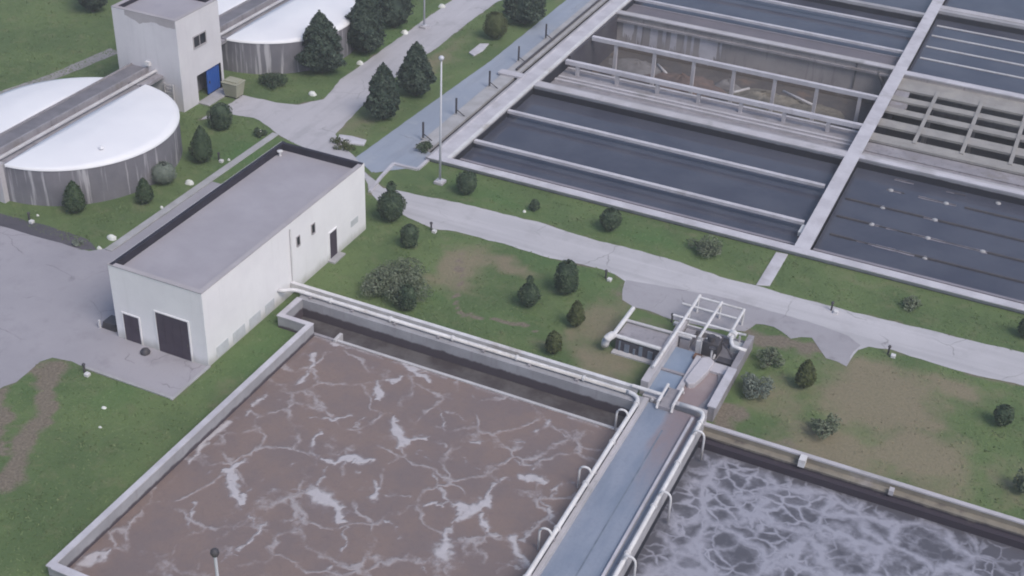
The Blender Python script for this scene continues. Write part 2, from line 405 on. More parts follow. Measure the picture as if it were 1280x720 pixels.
ROAD = [(-52.3, 47), (-52.3, 70)] + [(-52.88,75.58),(-54.01,77.84),(-56.05,79.02),(-58.45,78.67),(-60.90,78.66),(-60.34,77.24),(-59.39,75.93),(-58.37,78.55),(-55.89,78.78),(-53.64,79.56),(-52.40,81.47),(-53.22,85.26),(-53.32,91.32),(-53.49,100.33),(-53.75,107.24),(-53.99,120.39),(-46.53,125.00),(-49.52,108.08),(-49.73,102.57),(-49.54,95.15),(-49.60,88.84),(-49.44,86.53),(-49.51,84.70),(-49.01,80.70),(-48.54,76.94)] + [(-46.2, 74.2), (-45.6, 70.8), (-45.6, 47)]
KERBROAD = [(-58.59,73.60),(-58.28,78.43),(-60.69,77.73),(-60.73,79.29),(-58.63,78.92),(-55.35,79.09),(-53.64,79.56),(-52.40,81.47),(-53.22,85.26),(-53.32,91.32),(-53.49,100.33),(-53.71,112.34),(-46.93,116.46),(-49.71,107.96),(-49.73,102.57),(-49.54,95.15),(-49.60,88.84),(-49.44,86.53),(-49.51,84.70),(-49.01,80.70),(-48.33,76.59),(-46.64,74.96),(-44.07,73.49),(-44.20,72.00),(-51.82,74.30),(-53.51,75.22),(-55.26,75.98),(-57.06,75.60)]
YARD = [(-84, 55.2), (-61.4, 55.15), (-54.2, 54.5), (-53.3, 54.6), (-52.0, 56.), (-52.0, 66), (-45.5, 66), (-45.5, 48.2), (-39.3, 48.2), (-39.3, 44.75), (-45.2, 44.7)] + [(-46.30,44.78),(-47.50,44.58),(-47.87,43.95),(-47.77,42.88),(-47.69,41.85),(-48.00,41.27),(-48.28,39.75),(-48.68,36.47)] + [(-84, 40)]

# holes cut through the ground sheet for the tanks
HOLES = [(-35.97, -12.4, 31.2, 55.6), (-38.0, -35.97, 53.1, 55.6), (-12.4, 30., 31.2, 55.6), (-38.9, 30., 76.2, 140.), (-40.9, -40.45, 77.2, 140.)]

def in_hole(x, y):
    r = np.zeros(np.shape(x), bool)
    for a, b, c, d in HOLES: r |= (x > a) & (x < b) & (y > c) & (y < d)
    return r

def gauss(x, y, cx, cy, rx, ry): return np.exp(-((x - cx) / rx) ** 2 - ((y - cy) / ry) ** 2)

def fields(x, y):
    x = np.asarray(x, float); y = np.asarray(y, float)
    wx = x + (fbm(x * .5, y * .5, 3) - .5) * 3; wy = y + (fbm(x * .5, y * .5, 9) - .5) * 3
    dry = np.zeros(x.shape)
    for cx, cy, rx, ry, a in ((-31.6, 64.2, 2.0, 3.2, .85), (-29.4, 66.0, 2.2, 1.3, .8), (-21.2, 62.6, 2.3, 4.5, .62), (-23.5, 59.2, 3., 1.6, .4), (-19.4, 59.2, 3., 2.4, .7),
                              (-4.3, 63.2, 4.4, 4.6, .95), (-1.2, 58.8, 3.6, 3.2, .9), (-5.5, 57.6, 4., 2.6, .9), (-9.6, 60.5, 2.2, 3.6, .6), (-1.0, 66.3, 2.5, 1.5, .8), (3.5, 59, 2., 3., .45),
                              (-36, 72.9, 2.5, .5, .35), (-20, 75.6, 7, .5, .4), (-7, 75.3, 6, .6, .45), (-14.7, 73.5, .8, 2.5, .4), (-48, 79, 2., 6., .5), (-48, 92, 1.4, 8, .6),
                              (-37.2, 46.5, 1.5, 2., .4), (-66, 80, 6, 5, .25)):
        dry = np.maximum(dry, a * gauss(wx, wy, cx, cy, rx, ry))
    soil = np.zeros(x.shape)
    for cx, cy, rx, ry, a in ((-11.6, 66.0, 2., .9, 1.1), (-9.0, 65.9, 1.9, .8, 1.), (-18.6, 57.4, 1.8, 1.3, .85), (-11.2, 57.3, .8, 2., .8), (-46.9, 43.4, 1.3, .9, .85), (-22.0, 66.6, .8, 1.6, .45), (-17.9, 63.8, 1.8, .8, .55), (-8.5, 56.2, 4, .5, .5), (1.5, 56.2, 5, .5, .4)):
        soil = np.maximum(soil, a * gauss(wx, wy, cx, cy, rx, ry))
    for line in ([(-46.6, 44.2, .9), (-45.2, 41.5, .7), (-43.9, 38.6, .9), (-42.6, 35.2, 1.), (-42, 31, 1.)], [(-47.5, 40.5, .6), (-45.8, 38.6, .7), (-44.6, 36, .5)],
                 [(-31.5, 66, .25), (-30.9, 62, .25), (-28.8, 59.9, .3), (-24.5, 60.6, .2)]):
        d, w = seg_dist(wx, wy, line); soil = np.maximum(soil, .85 * np.exp(-(d / w) ** 2))
    for yy in (55.75,):                                            # trodden earth along the tank wall
        soil = np.maximum(soil, .55 * np.exp(-((y - yy - .35) / .3) ** 2) * ((x > -38) & (y > 55.6)))
    soil = np.maximum(soil, .4 * np.exp(-((x + 36.25) / .25) ** 2) * (y < 54))  # dark line by the left wall: grass shading put into the soil mask
    for poly, close in ((PATH, 1), (KERBROAD, 1), (YARD, 1)):
        ln = [(p[0], p[1], .22) for p in poly]; ln.append(ln[0])
        d, w = seg_dist(x, y, ln); soil = np.maximum(soil, np.clip(.35 + .9 * (fbm(x * .6, y * .6, 88) - .4), 0, .8) * np.exp(-(d / .32) ** 2))
    lush = np.zeros(x.shape)
    for cx, cy, rx, ry, a in ((-52.6, 71., 2., 2.6, .9), (-33.5, 73.6, 4, 1.2, .7), (-22, 73.8, 3.5, 1., .8), (-37.6, 50.5, 1.6, 3.5, .55), (-42.5, 43.3, 1.8, 1.5, .5), (-27, 68, 3., .8, .4),
                              (-24, 66.3, 1.6, 1., .5), (-53.5, 94, 2.5, 9, .6), (-47, 41, 1.5, 1.5, .4), (-52.9, 80, .8, 3, .4), (-70, 90, 4, 5, .2), (-26, 60.5, 1.6, 1.4, .35), (-32.5, 60.2, 2., 1.2, .35)):
        lush = np.maximum(lush, a * gauss(wx, wy, cx, cy, rx, ry))
    return dry, soil, lush

def grid_mesh(xs, ys, z, name, cut=True):
    X, Y = np.meshgrid(xs, ys); nx, ny = len(xs), len(ys)
    V = np.stack([X.ravel(), Y.ravel(), np.full(X.size, z)], 1)
    i = np.arange(nx - 1); j = np.arange(ny - 1); I, J = np.meshgrid(i, j); a = (J * nx + I).ravel()
    F = np.stack([a, a + 1, a + nx + 1, a + nx], 1)
    if cut:
        cx = (V[F[:, 0], 0] + V[F[:, 2], 0]) / 2; cy = (V[F[:, 0], 1] + V[F[:, 2], 1]) / 2
        F = F[~in_hole(cx, cy)]
    me = mesh_np(name, V, F); return me, V

def mesh_np(name, V, F):
    me = bpy.data.meshes.new(name); k = F.shape[1]
    me.vertices.add(len(V)); me.vertices.foreach_set('co', np.ascontiguousarray(V, dtype=np.float32).ravel())
    me.loops.add(F.size); me.loops.foreach_set('vertex_index', np.ascontiguousarray(F, dtype=np.int32).ravel())
    me.polygons.add(len(F)); me.polygons.foreach_set('loop_start', np.arange(0, F.size, k, dtype=np.int32))
    me.update(calc_edges=True); return me

def fattr(me, name, vals):
    a = me.attributes.new(name, 'FLOAT', 'POINT'); a.data.foreach_set('value', np.asarray(vals, dtype=np.float32))

def axis(a, b, step, extra, far):
    v = list(np.arange(a, b + 1e-6, step)) + list(extra)
    v += [a - 4, a - 12, a - 40, a - 150, -far, b + 4, b + 12, b + 40, b + 150, far]
    v = sorted(set(round(float(q), 3) for q in v)); o = [v[0]]
    ex = set(round(float(e), 3) for e in extra)
    for q in v[1:]:
        if q - o[-1] < .03:
            if q in ex and o[-1] not in ex: o[-1] = q
            elif q in ex: o.append(q)
        else: o.append(q)
    return np.array(o)

xs = axis(-80, 12, .35, [h[0] for h in HOLES] + [h[1] for h in HOLES], 1500)
ys = axis(26, 122, .35, [h[2] for h in HOLES] + [h[3] for h in HOLES], 1500)
gm, gv = grid_mesh(xs, ys, 0., 'ground')
d_, s_, l_ = fields(gv[:, 0], gv[:, 1])
fattr(gm, 'dry', d_); fattr(gm, 'soil', s_); fattr(gm, 'lush', l_)
gm.materials.append(M['ground'])
tag(link('ground', gm), 'mown green lawn with dry tan patches and worn earth', 'ground', kind='structure')

def rough_edge(poly, amp=.12, step=.5, s=0):
    out = []
    for i in range(len(poly)):
        a, b = poly[i], poly[(i + 1) % len(poly)]
        d = math.hypot(b[0] - a[0], b[1] - a[1]); n = max(1, int(d / step)) if d < 60 else 1
        for k in range(n):
            x = a[0] + (b[0] - a[0]) * k / n; y = a[1] + (b[1] - a[1]) * k / n
            out.append((x + (float(fbm(x * 1.7, y * 1.7, 5 + s)) - .5) * 2 * amp, y + (float(fbm(x * 1.7, y * 1.7, 31 + s)) - .5) * 2 * amp))
    return out

def flat(name, poly, z, mat, label, cat, amp=.1):
    o = MB().sheet(rough_edge(poly, amp) if amp else poly, z).build(name, mat)
    return tag(o, label, cat, kind='structure')

flat('yard', YARD, .004, M['yard'], 'lavender grey concrete yard round the white flat roofed building', 'yard', .05)
flat('road', KERBROAD, .008, M['road'], 'pale concrete service road running up between the lawns', 'road', .12)
flat('path', PATH, .012, M['path'], 'pale concrete path crossing between basins and lawn', 'path', .14)
flat('apron', APRON, .016, M['apron'], 'darker grey apron of the path beside the inlet chamber', 'apron', .12)
flat('service_lane', [(-45.1, 74.0), (-42.9, 72.6), (-42.3, 74.5), (-42.1, 77), (-42.1, 140), (-44.3, 140), (-44.2, 95), (-44.7, 84)], .020, M['lane'], 'blue grey concrete lane beside the basin walkway', 'lane', .05)
flat('lane_end', [(-44.9, 74.2), (-42.7, 72.7), (-40.3, 75.1), (-40.3, 77.4), (-42.3, 77.4)], .024, M['lane'], 'blue grey concrete pad at the near end of the lane', 'lane', .05)
flat('footpath', [(-75.73,67.38),(-73.98,74.31),(-73.31,81.18),(-71.98,80.78),(-73.03,73.42),(-74.71,66.32)], .006, M['footpath'], 'narrow grey footpath leading to the tower from the left', 'path', .1)
flat('gutter_strip', [(-64.37,55.58),(-61.54,55.54),(-57.67,55.75),(-54.42,55.66),(-52.96,54.99),(-53.75,54.55),(-57.14,54.40),(-60.43,54.34),(-63.05,54.22)], .010, M['gutter'], 'dark strip along the lawn edge at the yard', 'strip', .15)
o = MB()
o.box(-52.55, -52.0, 55.2, 74.4, 0, .09)
tag(o.build('kerb_path', M['kerb'], bevel=.02), 'long raised concrete kerb path between lawn and white building', 'kerb', kind='structure')
o = MB().box(-39.33, -39.15, 44.5, 48, 0, .10).box(-45.2, -39.33, 44.55, 44.72, 0, .10)
tag(o.build('patio_kerb', M['kerb'], bevel=.02), 'pale concrete kerb edging the yard corner against the lawn', 'kerb', kind='structure')

# ------------------------------------------------------------------ grass blades
def visible(x, y, m=.12):
    c = CAMM @ np.stack([x, y, np.full(x.shape, -45.)])
    u = c[0] / c[2] * CF; v = c[1] / c[2] * CF
    return (c[2] > 0) & (np.abs(u) < 640 * (1 + m)) & (np.abs(v) < 360 * (1 + 2 * m))
CF = 1644.1655
CAMM = np.array([[0.90600498, 0.42135085, 0.04022973], [0.26034154, -0.47979899, -0.83786348], [-0.33373231, 0.76958196, -0.54439541]])
def grass(n):
    x = RNG.uniform(-95, 9, n); y = RNG.uniform(26, 118, n)
    k = visible(x, y) & ~in_hole(x, y)
    for p in (YARD, KERBROAD, PATH): k &= ~in_poly(x, y, p)
    for a, b, c, d in ((-52.6, -51.9, 55, 75), (-45.8, -39.1, 44.5, 66), (-66.6, -60.2, 74, 79.5), (-45.2, -38.5, 72.6, 140), (-39, 9, 76, 77.2), (-19.6, -12, 56, 65.5)): k &= ~((x > a) & (x < b) & (y > c) & (y < d))
    for cy in (64.5, 89.7): k &= np.hypot(x + 62.5, y - cy) > 7.6
    dr, so, lu = fields(x, y)
    k &= RNG.uniform(0, 1, n) > np.clip(dr * 1.15 + so * 1.2, 0, .985)
    x, y, dr, so, lu = x[k], y[k], dr[k], so[k], lu[k]; m = len(x)
    a = RNG.uniform(0, 6.28, m); w = RNG.uniform(.03, .07, m); h = RNG.uniform(.02, .07, m) * (.6 + .8 * fbm(x * .6, y * .6, 77)) * (1 + 1.0 * (fbm(x * 1.4, y * 1.4, 78) > .62)); l = RNG.normal(0, .10, (m, 2))
    V = np.zeros((m, 3, 3)); ca, sa = np.cos(a) * w, np.sin(a) * w
    V[:, 0] = np.stack([x - ca, y - sa, np.full(m, -.005)], 1); V[:, 1] = np.stack([x + ca, y + sa, np.full(m, -.005)], 1); V[:, 2] = np.stack([x + l[:, 0], y + l[:, 1], h], 1)
    me = mesh_np('grass', V.reshape(-1, 3), np.arange(m * 3).reshape(-1, 3)); me.materials.append(M['blade'])
    for nm, q in (('dry', dr), ('soil', so), ('lush', lu), ('tone', RNG.uniform(0, 1, m) ** 2)): fattr(me, nm, np.repeat(q, 3))
    return tag(link('grass', me), 'short green and straw coloured grass blades over the lawns', 'grass', kind='stuff')
grass(330000)

# ------------------------------------------------------------------ white flat roofed building
def pump_building():
    x0, x1, y0, y1, H = -45.6, -39.25, 47.95, 65.5, 4.95
    t = thing('flat_roofed_building', (x0, y0, 0), 'long white flat roofed building with dark roof edge and brown garage door', 'building')
    w = MB()
    w.box(x0, x1, y0, y0 + .25, -.3, H).box(x0, x1, y1 - .25, y1, -.3, H).box(x0, x0 + .25, y0 + .25, y1 - .25, -.3, H).box(x1 - .25, x1, y0 + .25, y1 - .25, -.3, H)
    w.build('wall', M['white_wall'], t)
    rf = MB().box(x0 + .25, x1 - .25, y0 + .25, y1 - .25, H - .75, H - .42)
    rf.build('roof', M['roof'], t)
    u = MB()                                                        # bitumen upstand, higher along the left and rear walls
    u.box(x0 + .25, x0 + .33, y0 + .25, y1 - .25, H - .42, H + .005).box(x0 + .33, x1 - .25, y1 - .33, y1 - .25, H - .42, H + .005)
    u.box(x0 + .1, x0 + .33, y0 + .02, y1 - .02, H + .005, H + .07).box(x0 + .33, x1 - .02, y1 - .33, y1 - .1, H + .005, H + .07)
    u.build('roof_upstand', M['bitumen'], t)
    c = MB().box(x1 - .28, x1 + .03, y0 - .03, y1 - .34, H + .002, H + .05).box(x0 - .02, x1 - .28, y0 - .03, y0 + .28, H + .002, H + .05)
    c.build('coping', M['stain_wall'], t)
    def door(y, a, b, h, name):
        fr = MB().box(a - .08, a, y - .05, y + .02, 0, h + .08).box(b, b + .08, y - .05, y + .02, 0, h + .08).box(a, b, y - .05, y + .02, h, h + .08)
        d = MB().box(a, b, y - .03, y + .01, .02, h)
        n = max(1, int((b - a) / .55))
        for i in range(1, n): d.box(a + (b - a) * i / n - .015, a + (b - a) * i / n + .015, y - .045, y - .03, .02, h)
        o = d.build(name, M['dark_door'], t); fr.build('frame', M['white_wall'], o)
        MB().box(b - .18, b - .12, y - .09, y - .03, 1., 1.16).build('handle', M['dark_metal'], o); return o
    door(y0, -42.62, -40.4, 2.72, 'garage_door')
    door(y0, -45.0, -43.9, 1.85, 'door')
    d = MB().box(x1 - .01, x1 + .03, 60.95, 61.8, 0, 2.0).build('side_door', M['dark_door'], t)
    d['label'] = 'dark narrow door in the long side wall'
    MB().box(x1 + .0, x1 + .06, 60.87, 60.95, 0, 2.08).box(x1, x1 + .06, 61.8, 61.88, 0, 2.08).box(x1, x1 + .06, 60.95, 61.8, 2.0, 2.08).build('frame', M['white_wall'], d)
    MB().box(x1 - .2, x1 + .5, 60.7, 62.05, -.05, .12).build('doorstep', M['kerb'], t)
    for ya, yb in ((57.32, 57.62), (59.0, 59.32)):
        o = MB().box(x1 - .01, x1 + .025, ya, yb, 3.02, 3.62).build('window', M['glass'], t)
        MB().box(x1, x1 + .05, ya - .05, ya, 2.97, 3.67).box(x1, x1 + .05, yb, yb + .05, 2.97, 3.67).box(x1, x1 + .08, ya, yb, 2.95, 3.02).box(x1, x1 + .05, ya, yb, 3.62, 3.67).build('frame', M['stain_wall'], o)
    for ya, yb in ((48.75, 49.9), (50.35, 51.55), (52.0, 53.15), (53.65, 54.6)):
        v = MB().box(x1 - .01, x1 + .015, ya, yb, .1, .82)
        for k in range(6): v.box(x1 + .015, x1 + .035, ya + .04, yb - .04, .16 + k * .11, .2 + k * .11)
        v.build('vent', M['grey_panel'], t)
    v = MB().box(x1 - .01, x1 + .02, 63.6, 64.5, 1.1, 1.55)
    v.build('vent', M['grey_panel'], t)
    MB().tube([(-45.0, 64.4, 4.5), (-45.0, 64.4, 4.85)], .09, 10).lathe((-45.0, 64.4, 4.85), [(.001, .12), (.2, .05), (.2, 0), (.001, 0)], 12).build('roof_vent', M['pipe'], t)
    # rain pipe on the front and cable box
    MB().tube([(-39.17, 56.6, 4.6), (-39.17, 56.6, .2)], .05, 8).build('rain_pipe', M['pipe'], t)
pump_building()
b = MB().lathe((-43.2, 47.35, 0), [(.001, .0), (.26, 0), (.3, .1), (.22, .26), (.1, .32), (.001, .33)], 12).build('rubbish_bag', M['dark_metal'], smooth=True)
tag(b, 'small dark bag on the yard between the building doors', 'bag')
t = thing('pallet_stack', (-46.6, 48.6, 0), 'low dark stack of boards leaning at white building corner', 'stack')
m = MB()
for k in range(4): m.box(-47.0 + .04 * k, -46.0, 48.2, 49.3 - .1 * k, .01 + .13 * k, .1 + .13 * k)
m.build('boards', M['dark_metal'], t)
MB().box(-47.15, -47.05, 48.1, 48.2, 0, .55).build('stake', M['pipe'], t)

# ------------------------------------------------------------------ tower
def tower():
    x0, x1, y0, y1, H = -66.3, -60.4, 74.1, 79.4, 7.4
    t = thing('tower', (x0, y0, 0), 'tall square white tower with one dark window and blue door', 'tower')
    ya, yb, zt = 76.0, 79.1, 2.3                                    # porch opening in the right face
    w = MB()
    w.box(x0, x1, y0, y0 + .3, -.3, H).box(x0, x1, y1 - .3, y1, -.3, H).box(x0, x0 + .3, y0 + .3, y1 - .3, -.3, H)
    w.box(x1 - .3, x1, y0 + .3, ya, -.3, H).box(x1 - .3, x1, yb, y1 - .3, -.3, H).box(x1 - .3, x1, ya, yb, zt, H)
    w.build('wall', M['tower_wall'], t)
    MB().box(x0 + .3, x1 - .3, y0 + .3, y1 - .3, H - .6, H - .3).build('roof', M['roof'], t)
    MB().box(x0 - .02, x0 + .32, y0 - .02, y1 + .02, H + .002, H + .05).box(x0 + .32, x1 + .02, y0 - .02, y0 + .3, H + .002, H + .05).box(x1 - .32, x1 + .02, y0 + .3, y1 + .02, H + .002, H + .05).build('coping', M['stain_wall'], t)
    MB().box(x0 + .3, x0 + .38, y0 + .3, y1 - .3, H - .3, H + .004).box(x0 + .38, x1 - .3, y1 - .38, y1 - .3, H - .3, H + .004).build('roof_upstand', M['bitumen'], t)
    # damp run under the front coping
    m = MB()
    xs_ = np.linspace(x0 + 1.2, x1 - .05, 26); low = [H - .25 - .9 * float(fbm(q * .8, 2., 4)) * (1 - .6 * abs((q + 63) / 3.2)) for q in xs_]
    for i in range(len(xs_) - 1): m.quad((xs_[i], y0 - .006, low[i]), (xs_[i + 1], y0 - .006, low[i + 1]), (xs_[i + 1], y0 - .006, H), (xs_[i], y0 - .006, H))
    m.build('damp_stain', M['stain_wall'], t)
    r = MB().box(x1 - 1.5, x1 - 1.4, ya - .3, yb + .3, -.1, zt + .3).box(x1 - 1.4, x1 - .3, ya - .12, ya, -.1, zt + .2).box(x1 - 1.4, x1 - .3, yb, yb + .12, -.1, zt + .2).box(x1 - 1.4, x1 - .3, ya, yb, zt, zt + .12)
    r.build('porch', M['concrete_old'], t)
    d = MB().box(x1 - .28, x1 - .2, 77.5, yb, .12, zt)
    for k in range(7): d.box(x1 - .2, x1 - .18, 77.53 + k * .225, 77.68 + k * .225, .15, zt - .05)
    o = d.build('door', M['blue_paint'], t); o['label'] = 'bright blue slatted door'
    MB().box(x1 - .18, x1 - .1, 77.66, 77.72, 1., 1.2).build('handle', M['dark_metal'], o)
    MB().box(x1 - .1, x1 + 1.0, ya - .1, yb + .1, -.02, .1).build('doorstep', M['kerb'], t)
    o = MB().box(x1 - .05, x1 + .01, 76.0, 77.5, 4.62, 5.45).build('window', M['glass'], t)
    MB().box(x1 - .02, x1 + .05, 75.92, 76.0, 4.54, 5.53).box(x1 - .02, x1 + .05, 77.5, 77.58, 4.54, 5.53).box(x1 - .02, x1 + .05, 76.0, 77.5, 5.45, 5.53).box(x1 - .02, x1 + .09, 76.0, 77.5, 4.54, 4.62).box(x1 + .01, x1 + .03, 76.72, 76.78, 4.62, 5.45).build('frame', M['stain_wall'], o)
    MB().box(-65.5, -65.0, y0 - .01, y0 + .02, 2.1, 2.7).build('opening', M['dark'], t)
    MB().tube([(-62.4, y0 + .1, 2.5), (-62.4, y0 - .35, 2.5)], .14, 10).build('overflow_pipe', M['dark_metal'], t)
    MB().box(-63.55, -63.15, y0 - .25, y0 + .02, 3.3, 3.62).build('wall_lamp', M['pipe'], t)
    m = MB().box(-62.0, -61.9, y0 - .2, y0 - .1, 0, 2.2).box(-61.2, -61.1, y0 - .2, y0 - .1, 0, 2.2)
    for k in range(7): m.box(-61.9, -61.2, y0 - .18, y0 - .13, .3 + k * .3, .34 + k * .3)
    m.build('ladder', M['pipe_dull'], t)
tower()

# ------------------------------------------------------------------ covered round tanks
def covered_tank(cy, label, a_end):
    cx, R, h = -62.6, 7.35, 2.8
    t = thing('covered_tank', (cx, cy, 0), label, 'tank', 'round tanks with white covers')
    w = MB().lathe((cx, cy, 0), [(R, -.2), (R, h), (R - .25, h), (R - .25, h - .3)], 96)
    n0 = len(w.v)
    w.build('wall', M['tank_wall'], t, smooth=False)
    xl, xr = -65.05 - cx, -62.0 - cx                                # the two covers stop at the catwalk
    for side in (-1, 1):
        xc = xr if side > 0 else xl
        th = math.acos(max(-1, min(1, (xc) / (R + .06))))
        a0, a1 = (-th, th) if side > 0 else (th, 2 * math.pi - th)
        m = MB(); rings = []; nr, na = 10, 60; Rr = R + .06
        rim = [(Rr * math.cos(a0 + (a1 - a0) * j / na), Rr * math.sin(a0 + (a1 - a0) * j / na)) for j in range(na + 1)]
        yc = Rr * math.sin(th)
        chord = [(xc, (-yc + 2 * yc * j / na) * (1 if side > 0 else -1)) for j in range(na + 1)]
        for k in range(nr + 1):
            s = k / nr; rings.append(len(m.v))
            for j in range(na + 1):
                x = chord[j][0] + (rim[j][0] - chord[j][0]) * s; y = chord[j][1] + (rim[j][1] - chord[j][1]) * s
                rr = math.hypot(x, y) / Rr
                z = h + .06 + .55 * max(0, 1 - rr * rr) * (.35 + .65 * min(1, abs(x - xc) / 2.5))
                m.v.append((cx + x, cy + y, z))
        for k in range(nr):
            for j in range(na):
                a = rings[k] + j; b = rings[k + 1] + j
                m.f.append((a, b, b + 1, a + 1))
        k0 = rings[-1]; e = len(m.v)                                # lip turned down over the wall
        m.v += [(m.v[k0 + j][0], m.v[k0 + j][1], h - .12) for j in range(na + 1)]
        for j in range(na): m.f.append((k0 + j, e + j, e + j + 1, k0 + j + 1))
        k0 = rings[0]; e = len(m.v)
        m.v += [(m.v[k0 + j][0], m.v[k0 + j][1], h - .2) for j in range(na + 1)]
        for j in range(na): m.f.append((k0 + j, k0 + j + 1, e + j + 1, e + j))
        m.build('cover', M['dome'], t, smooth=True)
    ya, yb = (cy - 7.6, 74.1) if cy < 77 else (79.4, cy + 7.6)
    d = MB().box(-64.95, -63.55, ya, yb, 2.75, 3.0); d.build('catwalk_deck', M['deck'], t)
    MB().box(-65.05, -64.95, ya, yb, 2.75, 3.12).build('catwalk_kerb', M['concrete_old'], t)
    MB().box(-63.55, -63.4, ya, yb, 2.7, 3.14).build('catwalk_kerb', M['concrete_old'], t)
    MB().box(-63.4, -62.06, ya + .5, yb, 2.5, 2.72).build('side_strip', M['concrete_old'], t)
    MB().tube([(-62.75, ya + .2, 2.95), (-62.75, yb, 2.95)], .13, 10).build('pipe', M['pipe_dull'], t)
    if cy < 77:
        MB().box(-63.6, -62.2, ya - .15, ya + .35, -.2, 2.9).build('buttress', M['concrete'], t)
        MB().lathe((-57.6, 61.6, 3.15), [(.001, .22), (.14, .2), (.16, 0)], 12).build('cover_vent', M['dome'], t)
covered_tank(64.5, 'nearer round grey streaked tank with split white cover and catwalk', 0)
covered_tank(89.6, 'farther round grey tank with white cover behind the tower', 0)

t = thing('waste_bin', (-58.8, 78.4, 0), 'faded yellow waste container beside the tower blue door', 'bin')
m = MB()
m.v += [(-59.35, 77.95, .15), (-58.25, 77.95, .15), (-58.25, 78.85, .15), (-59.35, 78.85, .15), (-59.5, 77.8, 1.25), (-58.1, 77.8, 1.25), (-58.1, 79.0, 1.25), (-59.5, 79.0, 1.25)]
m.f += [(0, 3, 2, 1), (4, 5, 6, 7), (0, 1, 5, 4), (1, 2, 6, 5), (2, 3, 7, 6), (3, 0, 4, 7)]
m.build('body', M['yellow'], t)
MB().box(-59.56, -58.04, 77.74, 79.06, 1.26, 1.34).box(-59.4, -58.2, 78.0, 78.8, 1.34, 1.44).build('lid', M['yellow'], t, bevel=.03)
for x in (-59.2, -58.4):
    MB().tube([(x - .05, 78.05, .09), (x + .05, 78.05, .09)], .09, 10).build('wheel', M['dark_metal'], t)
    MB().tube([(x - .05, 78.75, .09), (x + .05, 78.75, .09)], .09, 10).build('wheel', M['dark_metal'], t)

# ------------------------------------------------------------------ brown aeration tank
def liquid(name, xa, xb, ya, yb, z, step, mat, label):
    n = max(2, int((xb - xa) / step)); k = max(2, int((yb - ya) / step))
    me, V = grid_mesh(np.linspace(xa, xb, n), np.linspace(ya, yb, k), z, name, cut=False)
    me.materials.append(mat); return tag(link(name, me), label, 'liquid', kind='structure'), me, V

